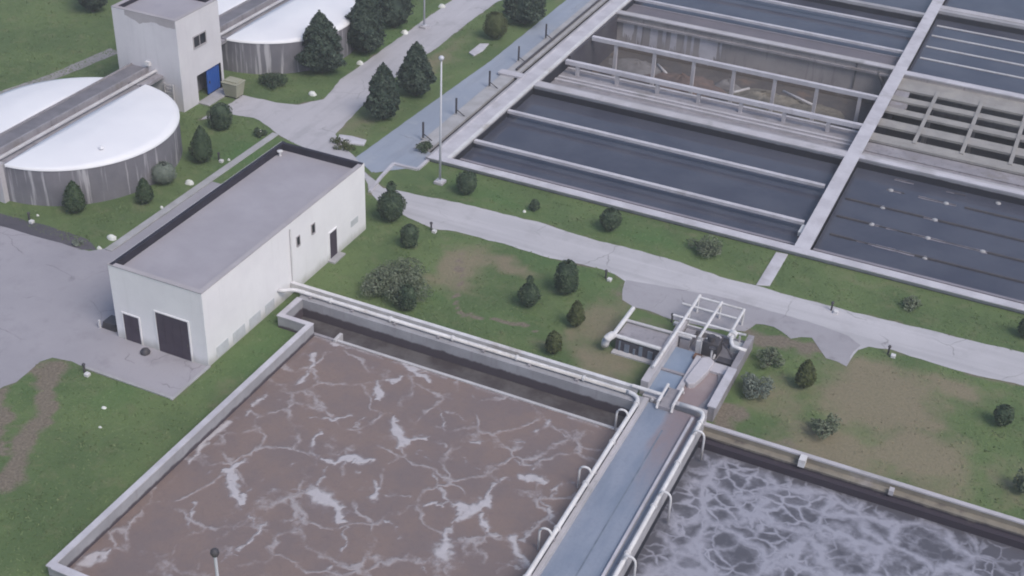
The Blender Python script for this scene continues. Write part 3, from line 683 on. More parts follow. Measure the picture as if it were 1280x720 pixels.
FOAM = [
    [(-33.74,40.71,0.12),(-33.09,41.12,0.20),(-32.95,41.68,0.22),(-32.84,42.23,0.20)], [(-33.02,41.02,0.22),(-32.11,40.26,0.28),(-31.15,39.43,0.20)], [(-31.18,39.55,0.25),(-31.30,40.35,0.14),(-31.35,41.34,0.12),(-30.75,42.62,0.06),(-30.44,43.42,0.06)],
    [(-30.63,45.89,0.18),(-30.47,44.85,0.14),(-30.13,44.30,0.14),(-29.38,44.12,0.16),(-28.76,44.44,0.26),(-28.27,44.99,0.26),(-27.70,44.93,0.26),(-26.74,45.50,0.10),(-26.11,44.98,0.06)], [(-27.96,44.72,0.16),(-27.30,44.00,0.10)], [(-28.82,43.91,0.06),(-28.58,42.99,0.08),(-28.62,42.28,0.10)],
    [(-28.57,41.83,0.35),(-28.04,41.58,0.55),(-27.53,41.44,0.45),(-26.99,41.53,0.28),(-26.38,41.45,0.14),(-25.65,41.83,0.10)], [(-26.78,41.50,0.20),(-26.18,40.59,0.20),(-25.80,40.85,0.12)], [(-25.80,40.47,0.08),(-25.14,39.38,0.10),(-25.08,38.39,0.12),(-25.10,37.15,0.10)],
    [(-27.79,40.59,0.05),(-28.49,39.52,0.10),(-29.31,38.65,0.14),(-29.39,36.89,0.12)], [(-28.93,41.65,0.06),(-29.87,41.63,0.07),(-30.33,41.25,0.09),(-30.84,40.58,0.10)], [(-26.33,43.96,0.14),(-25.72,43.46,0.14),(-25.58,42.66,0.24)],
    [(-25.24,43.03,0.06),(-24.07,43.64,0.08),(-23.13,43.60,0.12),(-22.72,43.68,0.10),(-21.97,44.14,0.05)],
    [(-27.30,47.94,0.26),(-26.77,47.69,0.30),(-26.35,47.54,0.26),(-26.26,46.33,0.12)], [(-26.41,47.65,0.20),(-25.77,48.07,0.18),(-25.25,48.19,0.14),(-23.46,47.95,0.07),(-22.81,47.41,0.05),(-21.80,47.23,0.05)],
    [(-25.41,47.14,0.05),(-24.20,46.47,0.07),(-22.74,45.01,0.09),(-22.20,44.41,0.08),(-21.26,43.79,0.10)], [(-21.47,44.20,0.30),(-20.72,44.13,0.34),(-20.51,44.96,0.30),(-20.53,45.75,0.12),(-20.53,46.71,0.14),(-20.38,47.34,0.10)],
    [(-20.86,44.06,0.26),(-21.14,43.20,0.14),(-21.16,42.56,0.16),(-21.04,41.81,0.24)], [(-20.88,41.34,0.40),(-20.58,40.77,0.42)], [(-20.21,44.27,0.10),(-19.73,43.55,0.24),(-19.07,43.26,0.12),(-18.53,43.41,0.08)], [(-21.33,42.03,0.10),(-22.34,41.45,0.08)],
    [(-19.88,47.74,0.20),(-19.18,47.69,0.32),(-18.64,47.90,0.26),(-18.15,47.81,0.10)], [(-19.52,49.06,0.10),(-19.34,48.45,0.12)], [(-18.41,47.27,0.10),(-17.84,46.68,0.12),(-17.20,46.02,0.22),(-17.23,45.49,0.16),(-17.58,44.73,0.06),(-17.56,43.92,0.10),(-17.70,43.47,0.08)], [(-17.50,46.93,0.08),(-17.62,47.81,0.12),(-17.47,48.30,0.12),(-16.68,48.65,0.10)],
    [(-18.11,43.51,0.20),(-17.66,42.64,0.20),(-16.89,42.07,0.20)], [(-23.19,49.20,0.14),(-22.15,49.60,0.07),(-21.33,50.17,0.07),(-20.74,50.41,0.10),(-20.47,51.39,0.10),(-20.09,52.67,0.12)], [(-18.70,44.98,0.05),(-17.69,45.64,0.06)],
    [(-34.79,51.88,0.20),(-34.17,50.46,0.14),(-34.00,49.20,0.22)], [(-30.29,51.25,0.14),(-29.58,50.38,0.24),(-29.28,49.40,0.10),(-28.68,49.16,0.07),(-27.95,48.91,0.16),(-27.43,48.34,0.20),(-26.93,47.98,0.24)], [(-29.77,51.61,0.12),(-29.21,52.08,0.16),(-29.19,52.60,0.10)],
    [(-29.86,53.63,0.18),(-28.81,53.23,0.22),(-27.95,53.08,0.22),(-27.52,52.47,0.14)], [(-31.73,46.84,0.08),(-30.78,47.11,0.14),(-30.00,48.14,0.10)], [(-29.32,48.27,0.05),(-29.29,47.12,0.07)], [(-26.46,51.21,0.06),(-25.03,49.60,0.09)],
    [(-35.35,44.62,0.22),(-35.47,43.34,0.22),(-35.51,41.99,0.22),(-35.26,40.69,0.10)], [(-33.37,38.40,0.08),(-32.79,37.29,0.12),(-31.88,36.39,0.08)], [(-35.26,32.84,0.35),(-35.01,33.56,0.28),(-34.79,34.21,0.14)], [(-30.37,39.19,0.10),(-29.82,38.45,0.06)], [(-32.96,37.84,0.16),(-32.75,37.18,0.10)],
    [(-34.36,49.93,0.08),(-34.11,48.55,0.14)], [(-35.15,47.59,0.10),(-35.12,46.39,0.18),(-35.02,45.26,0.08)], [(-29.66,35.85,0.05),(-29.63,36.46,0.10),(-29.18,36.45,0.06)], [(-27.33,38.07,0.08),(-26.93,38.15,0.10),(-26.58,38.52,0.06)], [(-30.30,41.20,0.07),(-31.05,40.54,0.07)],
    [(-25.31,53.39,0.05),(-24.84,52.64,0.12)], [(-31.12,52.70,0.04),(-31.17,52.06,0.08)], [(-34.36,53.20,0.14),(-33.09,53.33,0.05)], [(-25.64,50.69,0.05),(-24.71,50.70,0.06),(-23.89,50.51,0.04)], [(-18.25,41.73,0.05),(-17.44,41.79,0.08),(-16.80,41.77,0.05)],
    [(-22.32,42.08,0.04),(-21.38,40.72,0.07),(-20.92,39.47,0.05)], [(-24.39,41.77,0.10),(-23.86,41.79,0.06)], [(-23.67,41.70,0.06),(-23.02,41.09,0.12),(-23.05,40.83,0.08)], [(-20.67,48.75,0.05),(-19.66,48.56,0.07)]]

o, me, V = liquid('sludge_surface', -35.7, -16.0, 31.5, 53.5, -.05, .09, M['sludge'], 'brown mixed sludge surface with pale scum streaks')
fx, fy = V[:, 0], V[:, 1]
wx = fx + (fbm(fx * .9, fy * .9, 11) - .5) * .6 + (fbm(fx * 3.2, fy * 3.2, 13, 3) - .5) * .5
wy = fy + (fbm(fx * .9, fy * .9, 12) - .5) * .6 + (fbm(fx * 3.2, fy * 3.2, 14, 3) - .5) * .5
foam = np.zeros(len(V))
for line in FOAM:
    if len(line) < 2: continue
    bb = [min(p[0] for p in line) - 1.5, max(p[0] for p in line) + 1.5, min(p[1] for p in line) - 1.5, max(p[1] for p in line) + 1.5]
    k = np.where((fx > bb[0]) & (fx < bb[1]) & (fy > bb[2]) & (fy < bb[3]))[0]
    if len(k) == 0: continue
    d, w = seg_dist(wx[k], wy[k], line); w = np.where(w > .24, .24 + (w - .24) * 1.3, w) * .98
    brk = fbm(fx[k] * 1.1, fy[k] * 1.1, 91); frag = np.where(w < .15, np.clip((brk - .34) * 5, .12, 1), 1)
    foam[k] = np.maximum(foam[k], np.exp(-(d / (w + .03)) ** 1.8) * np.clip(.58 + w * 1.9, 0, 1.05) * frag)
foam = np.maximum(foam, .55 * np.exp(-((fy - 53.4) / .18) ** 2) * (fbm(fx * .7, fy, 21) > .42))
foam = np.maximum(foam, .6 * np.exp(-((fx + 35.5) / .35) ** 2) * np.clip(fbm(fx, fy * .35, 22) * 3 - 1.3, 0, 1))
fattr(me, 'foam', foam)

t = thing('aeration_tank', (-26, 43, 0), 'large rectangular concrete tank of brown sludge with pale scum', 'tank')
zt = .8
m = MB().box(-35.97, -35.7, 31.2, 53.1, -1.5, zt).box(-37.7, -35.7, 53.1, 53.38, -1.5, zt).box(-38.0, -37.7, 53.1, 55.3, -1.5, zt)
m.build('wall', M['aer_wall'], t)
m = MB().box(-36.02, -35.68, 31.15, 53.07, zt + .002, zt + .07).box(-37.68, -35.68, 53.07, 53.4, zt + .002, zt + .07).box(-38.05, -37.68, 53.07, 55.3, zt + .002, zt + .07)
m.build('coping', M['walkway'], t)
MB().box(-38.0, -16.0, 55.3, 55.95, -1.5, zt).build('wall', M['aer_wall'], t)
MB().box(-35.7, -12.4, 31.2, 31.5, -1.5, zt).build('wall', M['aer_wall'], t)
MB().box(-35.68, -12.4, 31.1, 31.52, zt + .002, zt + .07).build('coping', M['walkway'], t)
MB().box(-34.4, -16.0, 53.5, 53.68, -1.2, .03).build('weir', M['pipe_dull'], t)
MB().box(-35.9, -34.4, 53.48, 53.7, -1.2, -.02).build('weir_gate', M['concrete_old'], t)
MB().box(-34.42, -34.22, 53.4, 54.2, -.4, .12).build('gate_plate', M['pipe_dull'], t)
tag(MB().box(-37.7, -16.0, 53.68, 55.3, -1.4, -.42).build('channel_liquid', M['water_dark']), 'dark liquid in the outlet channel behind the weir', 'liquid', kind='structure')

# cap and pipes on the far wall of the tank
kx = MB().box(-39.2, -16.6, 56.35, 56.62, .55, .92)
kt = thing('pipe_rack', (-39.2, 56.5, 0), 'thin pale beam line running behind the white pipe from building', 'beam')
kx.build('beam', M['pipe'], kt)
for x in np.arange(-38.4, -16.8, 3.1): MB().box(x, x + .2, 56.1, 56.6, 0, .55).build('bracket', M['kerb'], kt)

AP = [(-39.3, 55.05, 1.1), (-38.9, 55.2, 1.1)] + arc((-38.9, 55.2, 1.1), (-38.6, 55.72, 1.05), (-38.0, 55.74, 1.0)) + [(-17.0, 55.74, 1.0)] + arc((-17.0, 55.74, 1.0), (-16.12, 55.74, 1.0), (-16.12, 54.9, 1.0)) + [(-16.12, 31.4, 1.0)]
def drop(parent, x, y, s, z=1.0):
    p = [(x, y, z)] + arc((x, y, z + .1), (x, y, z + .5), (x + s * .35, y, z + .45), 4) + arc((x + s * .35, y, z + .45), (x + s * .62, y, z + .4), (x + s * .62, y, z + .0), 5) + [(x + s * .62, y, -.4)]
    MB().tube(p, .06, 8).build('drop_pipe', M['pipe'], parent, smooth=True)
ap = thing('air_pipe', (-39.3, 55.7, 0), 'thick white pipe from the white building along tank wall and bridge', 'pipe')
MB().tube(AP, .125, 12).build('main_pipe', M['pipe'], ap, smooth=True)
for x in np.arange(-37.4, -17.2, 2.9): MB().box(x, x + .18, 55.5, 55.95, zt + .002, zt + .12).build('saddle', M['concrete_old'], ap)
for y in np.arange(32.5, 54., 2.7): MB().box(-16.3, -15.95, y, y + .18, zt + .002, zt + .1).build('saddle', M['concrete_old'], ap)
for y in (53.55, 48.3, 43.3, 37.8): drop(ap, -16.12, y, -1)
for y in np.arange(33, 55, 3.65): MB().tube([(-16.12, y, 1.0), (-16.12, y + .1, 1.0)], .175, 12).build('flange', M['pipe'], ap)
for x in np.arange(-36, -17, 4.1): MB().tube([(x, 55.74, 1.0), (x + .1, 55.74, 1.0)], .175, 12).build('flange', M['pipe'], ap)

ap2 = thing('air_pipe', (-12.5, 55.9, 0), 'white pipe along the right side of the bridge beside grey froth', 'pipe')
MB().tube([(-14.0, 56.05, 1.0)] + arc((-13.2, 56.05, 1.0), (-12.5, 56.05, 1.0), (-12.5, 55.3, 1.0)) + [(-12.5, 31.4, 1.0)], .12, 12).build('main_pipe', M['pipe'], ap2, smooth=True)
for y in (53.75, 48.4, 43.4, 38.): drop(ap2, -12.5, y, 1)
for y in np.arange(32.5, 55., 2.7): MB().box(-12.7, -12.42, y, y + .18, zt + .002, zt + .1).build('saddle', M['concrete_old'], ap2)
for y in np.arange(33, 55, 3.65): MB().tube([(-12.5, y, 1.0), (-12.5, y + .1, 1.0)], .17, 12).build('flange', M['pipe'], ap2)

t = thing('bridge', (-14.3, 43, 0), 'concrete bridge with blue grey deck between the two froth tanks', 'bridge')
MB().box(-16.0, -15.75, 31.55, 56.0, -1.5, .8).build('side_wall', M['concrete'], t)
MB().box(-12.75, -12.4, 31.55, 56.0, -1.5, .8).build('side_wall', M['basin_wall'], t)
MB().box(-13.15, -13.0, 31.55, 55.6, .5, .74).build('kerb', M['walkway'], t)
MB().box(-15.75, -12.75, 31.55, 56.0, .1, .55).build('deck', M['bridge_deck'], t)
MB().box(-14.29, -14.21, 31.55, 54.0, .5, .565).build('joint', M['blue_grey'], t)

# ------------------------------------------------------------------ grey froth tank
o, me, V = liquid('froth_surface', -12.4, 26., 31.55, 55.2, -.55, .2, M['froth'], 'grey churning water covered by swirling pale froth')
fx, fy = V[:, 0], V[:, 1]
fattr(me, 'calm', np.clip(np.exp(-((fy - 55.1) / .5) ** 2) * .9 + np.exp(-((fx + 12.4) / .5) ** 2) * .6 + .5 * gauss(fx, fy, 5, 53.5, 3., 1.5), 0, 1))
t = thing('froth_tank', (0, 55.4, 0), 'concrete tank of grey froth right of the bridge with mossy wall', 'tank')
MB().box(-12.4, 26., 55.2, 55.6, -1.6, .1).build('wall', M['aer_wall_mossy'], t)
MB().box(-12.4, 26.3, 55.6, 55.8, -.2, .4).build('parapet', M['aer_wall_mossy'], t)
MB().box(-12.4, 26.3, 55.57, 55.84, .402, .5).build('coping', M['concrete'], t)
MB().box(-12.4, 26., 54.85, 55.2, -1.6, -.12).build('ledge', M['aer_wall_mossy'], t)
MB().box(-12.4, 26.3, 31.2, 31.55, -1.6, .7).build('wall', M['aer_wall'], t)
MB().box(26., 26.3, 31.55, 55.2, -1.6, .7).build('wall', M['aer_wall'], t)
MB().box(-7.05, -6.7, 55.05, 55.58, .102, .56).build('block', M['pipe'], t)
MB().box(-2.3, -2.05, 55.05, 55.4, .102, .38).build('block', M['concrete'], t)

t = thing('lamp_post', (-26.4, 31.4, 0), 'thin pole with dark round head standing on near tank wall', 'lamp post')
MB().tube([(-26.4, 31.38, .872), (-26.4, 31.38, 5.6)], .07, 10).build('pole', M['post'], t)
MB().lathe((-26.4, 31.38, 5.6), [(.001, 0), (.13, .03), (.19, .17), (.17, .3), (.08, .38), (.001, .4)], 16).build('lamp_head', M['dark_metal'], t, smooth=True)

# ------------------------------------------------------------------ inlet chamber at the head of the bridge
t = thing('inlet_chamber', (-14.3, 60, 0), 'open concrete inlet chamber with pools at head of the bridge', 'chamber')
MB().box(-16.65, -16.2, 57.1, 64.2, -.2, 1.0).build('wall', M['concrete'], t)
MB().box(-12.55, -12.2, 56.62, 64.4, -.2, .95).build('wall', M['concrete_old'], t)
MB().box(-12.62, -12.13, 56.6, 60.6, .952, 1.03).build('coping', M['walkway'], t)
MB().box(-16.2, -12.55, 64.0, 64.3, -.2, .5).build('wall', M['concrete_old'], t)
MB().box(-16.2, -12.55, 56.2, 56.6, -.2, .72).build('wall', M['concrete'], t)
MB().box(-16.2, -12.55, 56.6, 64.0, -.2, .14).build('floor', M['concrete_old'], t)
MB().box(-14.75, -14.45, 56.6, 61.4, .14, .62).build('partition', M['concrete'], t)
MB().box(-14.45, -12.55, 60.3, 61.2, .14, .62).build('partition', M['concrete'], t)
MB().prism([(-12.55, 56.6), (-13.2, 56.6), (-12.95, 57.8), (-12.85, 59.4), (-13.1, 60.3), (-12.55, 60.3)], .14, .56).build('benching', M['concrete_old'], t)
MB().prism([(-14.45, 60.3), (-14.45, 59.5), (-14.1, 60.1), (-13.6, 60.3)], .14, .54).build('benching', M['concrete'], t)
MB().box(-16.2, -14.75, 59.3, 59.5, .14, .5).build('partition', M['concrete_old'], t)
MB().prism([(-14.03,61.38),(-13.59,61.08),(-13.64,60.01),(-13.79,59.16),(-13.95,58.49),(-14.27,58.32),(-14.55,58.59),(-14.52,59.37),(-14.44,60.27),(-14.37,61.10)], .3, .78).build('chute', M['concrete'], t, bevel=.05)
MB().tube([(-15.62, 56.1, .6), (-15.62, 56.9, .6)], .1, 8).build('outlet_pipe', M['pipe'], t)
tag(MB().box(-16.2, -14.75, 56.6, 59.3, .14, .40).build('chamber_water', M['blue_water']), 'pale blue water in near left chamber bay', 'water', kind='structure')
tag(MB().box(-16.2, -14.75, 59.5, 62.0, .14, .34).build('chamber_water', M['blue_water']), 'pale blue water in far left chamber bay', 'water', kind='structure')
tag(MB().box(-14.45, -12.55, 56.6, 60.9, .14, .46).build('chamber_sludge', M['brown_water']), 'brownish water pool in the right chamber bay', 'water', kind='structure')
t = thing('flume', (-14.7, 56.8, 0), 'short grey flume with two white rails linking chamber and bridge', 'flume')
for x in (-15.15, -14.3): MB().tube([(x, 55.6, .62), (x, 55.75, .98), (x, 57.4, 1.02), (x, 57.6, .6)], .085, 8).build('rail', M['pipe'], t)
MB().box(-15.06, -14.4, 55.65, 57.5, .56, .78).build('trough_floor', M['concrete_old'], t)
MB().tube([(-15.2, 56.38, 1.0), (-16.9, 56.38, 1.0)], .11, 8).build('crossbar', M['pipe'], t)

t = thing('screen_machine', (-14.2, 62.6, 0), 'dark motor driven screen in the middle of inlet chamber', 'machine')
MB().box(-14.7, -13.75, 62.2, 63.3, .14, 1.1).build('body', M['dark_metal'], t, bevel=.05)
MB().tube([(-14.25, 62.5, 1.1), (-14.25, 62.5, 1.45)], .2, 12).build('motor', M['dark_metal'], t)
MB().box(-15.1, -14.8, 62.3, 62.6, .14, .95).build('control_box', M['pipe'], t)
MB().box(-13.6, -12.7, 61.5, 62.0, .14, .55).build('hopper', M['dark_metal'], t)
MB().tube([(-14.7, 61.9, .14), (-14.7, 61.9, 1.5), (-14.4, 61.9, 1.6)], .05, 8).build('conduit', M['pipe_dull'], t)
MB().tube([(-13.75, 62.9, .9), (-13.3, 62.6, .8), (-12.9, 62.3, .5)], .05, 8).build('conduit', M['dark_metal'], t)
MB().box(-14.95, -14.5, 61.3, 61.75, .14, .5).build('pump', M['rust'], t)
MB().tube([(-13.9, 61.4, .6), (-13.9, 61.4, 1.35)], .06, 8).build('valve_stem', M['pipe_dull'], t)
MB().lathe((-13.9, 61.4, 1.35), [(.05, 0), (.2, .02), (.2, .06), (.05, .05)], 14).build('hand_wheel', M['dark_metal'], t)
MB().box(-13.3, -12.6, 63.3, 63.9, .14, .6).build('cabinet', M['grey_panel'], t)
MB().box(-16.1, -15.5, 62.3, 63.6, .14, .75).build('side_box', M['concrete_old'], t)
MB().tube([(-16.1, 63.7, .14), (-16.1, 63.7, .9), (-15.2, 63.7, .9), (-15.2, 63.7, .2)], .06, 8).build('conduit', M['pipe_dull'], t)
t = thing('elbow_pipe', (-13.2, 63.2, 0), 'bent white pipe with thick flange right of dark screen machine', 'pipe')
MB().tube(arc((-13.35, 63.9, 1.05), (-13.35, 63.0, 1.1), (-13.0, 62.75, .95), 6) + [(-12.2, 62.7, .95)], .12, 10).build('tube', M['pipe'], t, smooth=True)
MB().tube([(-13.35, 63.95, 1.05), (-13.35, 63.6, 1.06)], .24, 12).build('flange', M['pipe'], t)
MB().tube([(-12.95, 63.9, .2), (-12.95, 63.9, 1.0)] + arc((-12.95, 63.9, 1.0), (-12.95, 63.9, 1.2), (-12.6, 63.9, 1.2), 4), .07, 8).build('small_pipe', M['pipe_dull'], t)

t = thing('pipe_gantry', (-14.8, 65, 0), 'open grid of white pipes over inlet chamber and path', 'gantry')
MB().tube([(-16.42, 58.4, 1.12), (-16.38, 66.8, 1.12)], .10, 8).build('rail', M['pipe'], t)
MB().tube([(-15.0, 62.4, 1.12), (-14.95, 66.7, 1.12)], .09, 8).build('rail', M['pipe'], t)
MB().tube([(-13.5, 63.4, 1.12), (-13.5, 66.6, 1.12)], .09, 8).build('rail', M['pipe'], t)
for y, xa, xb in ((66.6, -16.4, -13.45), (65.45, -17.05, -13.6), (64.0, -17.15, -12.85), (62.45, -16.4, -15.2)):
    MB().tube([(xa, y, 1.1), (xb, y, 1.1)], .075, 8).build('crossbar', M['pipe'], t)
MB().tube([(-15.0, 63.2, 1.1), (-14.0, 63.15, 1.1)] + arc((-14.0, 63.15, 1.1), (-13.8, 63.1, 1.1), (-13.85, 62.8, .9), 3) + [(-13.9, 62.0, .2)], .07, 8).build('crossbar', M['pipe_dull'], t)
for x, y in ((-16.38, 66.6), (-14.95, 66.6), (-13.5, 66.55), (-16.38, 64.8), (-13.5, 64.6)):
    MB().tube([(x, y, 0), (x, y, 1.08)], .07, 8).build('post', M['pipe'], t)

t = thing('trough', (-18, 61.3, 0), 'low streaked trough left of inlet chamber with white pipe edges', 'trough')
MB().box(-19.45, -16.66, 60.55, 62.3, -.1, .86).build('body', M['concrete_old'], t)
m = MB(); m.box(-19.4, -16.7, 60.42, 60.55, -.05, .8)
m.build('front_panel', M['gutter'], t)
for k, (xa, wd) in enumerate(((-19.2, .1), (-18.85, .3), (-18.3, .12), (-17.95, .22), (-17.4, .3), (-16.95, .1))):
    MB().box(xa, xa + wd, 60.36, 60.42, 0. + .1 * (k % 2), .78 - .15 * (k % 3)).build('rib', M['blue_grey'], t)
MB().box(-19.5, -16.7, 60.0, 60.4, -.05, .1).build('ledge', M['pipe_dull'], t)
MB().tube([(-19.55, 62.3, .98), (-15.4, 62.35, .98)], .1, 8).build('pipe', M['pipe_dull'], t)
MB().tube([(-19.6, 60.5, .98), (-16.66, 60.45, .98)], .13, 10).build('pipe', M['pipe'], t)
MB().tube([(-19.55, 63.6, 1.05), (-19.6, 60.4, 1.05)], .14, 10).build('pipe', M['pipe'], t)
MB().tube(arc((-19.62, 60.4, 1.05), (-19.9, 59.9, 1.05), (-19.95, 60.1, .4), 6), .24, 12).build('elbow', M['pipe'], t, smooth=True)

# ------------------------------------------------------------------ settling basins
ZT, ZW, XR, YB = .3, -.5, 26., 138.
def water(name, xa, xb, ya, yb, label):
    o, me, V = liquid(name, xa, xb, ya, yb, ZW, 2., M['water'], label); return o
water('basin_water', -38.75, -12.9, 76.6, 91.7, 'dark slate water in the front left basin')
water('basin_water', -38.75, -12.9, 111.4, YB, 'slate water in the back left basin')
water('basin_water', -11.95, XR, 76.6, 92.0, 'dark slate water in the front right basin')
water('basin_water', -11.95, XR, 110.6, YB, 'slate blue water in the back right basin')
t = thing('settling_basins', (-12.4, 76.4, 0), 'block of large rectangular concrete settling basins with dark water', 'basin')
MB().box(-40.45, XR, 76.2, 76.6, -1.5, ZT).build('front_wall', M['basin_wall'], t)
MB().box(-40.2, XR, 76.05, 76.8, ZT + .002, ZT + .07).build('coping', M['walkway'], t)
MB().box(-40.45, -38.75, 76.6, YB, -4., ZT - .06).build('side_wall', M['basin_wall'], t)
wk = MB().box(-40.05, -38.95, 76.67, YB, ZT - .058, ZT + .04).build('walkway', M['walkway'], t)
MB().box(-38.95, -38.68, 76.67, YB, ZT - .058, ZT + .10).build('kerb', M['pipe'], wk)
MB().box(-40.15, -40.05, 76.67, YB, ZT - .058, ZT + .10).build('kerb', M['walkway'], wk)
MB().box(-12.8, -12.05, 76.67, YB, -4., ZT - .062).build('middle_wall', M['basin_wall'], t)
MB().box(-12.95, -11.92, 76.67, YB, ZT - .06, ZT + .08).build('walkway', M['walkway'], t)
MB().box(-13.25, -12.95, 79.0, 80.2, ZT - .4, ZT - .1).build('valve_box', M['grey_panel'], t)
la = MB().box(-38.68, -12.95, 76.6, 78.25, ZW - .6, ZW + .03).build('launder', M['launder'], t)
MB().box(-38.68, -12.95, 78.25, 78.5, ZW - .6, ZW + .1).build('lip', M['launder_lip'], la)
la = MB().box(-11.92, XR, 76.6, 78.25, ZW - .6, ZW + .03).build('launder', M['launder'], t)
MB().box(-11.92, XR, 78.25, 78.5, ZW - .6, ZW + .1).build('lip', M['launder_lip'], la)
for y in (80.75, 86.75):
    MB().box(-38.68, -13.25, y - .17, y + .17, -.08, .14).build('cross_beam', M['walkway'], t)
# divider between front basin and the dry middle bays
MB().box(-38.7, -12.8, 91.7, 92.9, -4., ZT - .06).build('divider_wall', M['basin_wall'], t)
MB().box(-38.68, -12.95, 91.62, 92.5, ZT - .058, ZT + .06).build('coping', M['concrete'], t)
MB().box(-38.7, -12.8, 92.9, 99.0, -4., -.9).build('ledge', M['concrete_old'], t)
for ya, yb, zz in ((95.9, 96.15, -.7), (96.7, 97.0, -.78), (98.7, 99.0, -.8)): MB().box(-38.6, -12.85, ya, yb, -.898, zz).build('ledge_kerb', M['concrete'], t)
MB().box(-38.7, -12.8, 99.0, 110.5, -4., -3.3).build('basin_floor', M['dry_floor'], t)
MB().box(-38.7, -12.8, 110.5, 111.4, -4., ZT - .06).build('back_wall', M['dry_wall'], t)
MB().box(-38.68, -12.95, 110.3, 111.0, ZT - .058, ZT + .06).build('coping', M['concrete'], t)
MB().box(-38.68, -12.95, 110.2, 110.5, -.45, -.25).build('wall_ledge', M['concrete_old'], t)
MB().box(-38.7, -38.45, 99.0, 110.5, -4., ZT - .07).build('inner_lining', M['dark_lining'], t)  # darker face at the left end of the dry bay
for y, zb, dx in ((97.85, -.9, 0.), (103.9, -3.3, 1.2)):
    bm_ = MB().box(-38.4, -12.95, y - .2, y + .2, ZT - .3, ZT + .05).build('cross_beam', M['walkway'], t)
    for k in range(7):
        x = -37.3 + dx + k * 3.62
        MB().box(x - .14, x + .14, y - .15, y + .15, zb, ZT - .3).build('post', M['concrete'], bm_)
m = MB()
for xa, wd, za in ((-37.9, 1.1, -2.2), (-36.5, .5, -2.6), (-35.2, .75, -2.9), (-34.0, .35, -2.4), (-33.2, .6, -2.9), (-31.9, .3, -2.7), (-31.2, .25, -2.9), (-30.4, 1.7, -3.1), (-28.5, .2, -2.2)):
    n_ = 7
    for i in range(n_): m.quad((xa + wd * i / n_, 110.49 - .003 * i, za + 1.2 * random.random()), (xa + wd * (i + 1) / n_, 110.49 - .003 * i, za + 1.2 * random.random()), (xa + wd * (i + 1) / n_, 110.49 - .003 * i, -.5), (xa + wd * i / n_, 110.49 - .003 * i, -.5))
m.build('lime_run', M['walkway'], t)
la = MB().box(-38.68, -12.95, 111.4, 115.0, ZW - .6, ZW + .03).build('launder', M['launder'], t)
MB().box(-38.68, -12.95, 115.0, 115.17, ZW - .6, ZW + .1).build('lip', M['launder_lip'], la)
MB().box(-16.2, -16.05, 110.42, 110.5, -2.2, .1).build('crack_band', M['algae'], t)
MB().tube([(-14.2, 110.3, -.2), (-13.6, 110.2, -1.2), (-13.3, 110.1, -2.6)], .12, 8).build('drain_pipe', M['algae'], t)
for y in (115.4, 121.6):
    MB().box(-38.68, -13.0, y - .17, y + .17, -.08, .14).build('cross_beam', M['walkway'], t)
MB().box(-38.7, -12.95, 125.0, 125.6, -2., ZT + .02).build('far_wall', M['basin_wall'], t)
# right column
MB().box(-12.05, XR, 92.0, 92.9, -4., ZT - .06).build('divider_wall', M['basin_wall'], t)
MB().box(-11.92, XR, 91.95, 92.5, ZT - .058, ZT + .06).build('coping', M['walkway'], t)
MB().box(-11.92, XR, 92.56, 92.98, ZT - .2, ZT - .02).build('inner_step', M['concrete'], t)
MB().box(-12.05, XR, 92.9, 96.4, -4., -.3).build('ledge', M['concrete_old'], t)
MB().box(-11.92, XR, 94.6, 94.8, -.348, -.2).build('ledge_kerb', M['concrete_old'], t)
MB().box(-12.05, XR, 96.4, 109.8, -4., -3.6).build('basin_floor', M['dark'], t)  # near-black floor paints the darkness of the voids under the slabs
MB().box(-12.05, XR, 109.8, 110.6, -4., ZT - .06).build('back_wall', M['dry_wall'], t)
MB().box(-11.92, XR, 109.75, 110.55, ZT - .058, ZT + .06).build('coping', M['walkway'], t)
GB = [(96.4, 97.75), (99.4, 100.75), (102.35, 103.3), (104.9, 105.85), (107.35, 109.8)]
for ya, yb in GB:
    MB().box(-12.0, XR, ya, yb, -.24, -.05).build('grid_slab', M['grid'], t)
for x in [-8.75 + 3.62 * k for k in range(9)]:
    m = MB()
    m.box(x - .15, x + .15, 97.3, 108.3, -.048, .03)
    m.build('grid_rib', M['grid'], t)
    for a, b in GB[1:-1]: MB().box(x - .2, x + .2, a + .3, b - .3, -3.6, -.24).build('grid_column', M['algae'], t)
for k, ((a, b), (c, d)) in enumerate(zip(GB[:-1], GB[1:])):
    if k >= 2: MB().box(-12.0, -10.6 - .3 * (k % 2), b, c, -.5, -.2).build('end_slab', M['concrete_old'], t)
MB().box(-11.95, XR, 126.9, 128.4, -2., ZT + .02).build('far_wall', M['basin_wall'], t)
MB().box(-11.92, XR, 127.5, 128.4, ZT + .022, ZT + .08).build('coping', M['concrete'], t)
for y in (116.2, 119.2, 122.2, 125.0):
    MB().box(-11.6, XR, y - .13, y + .13, ZW - .3, ZW + .07).build('surface_beam', M['pipe_dull'], t)

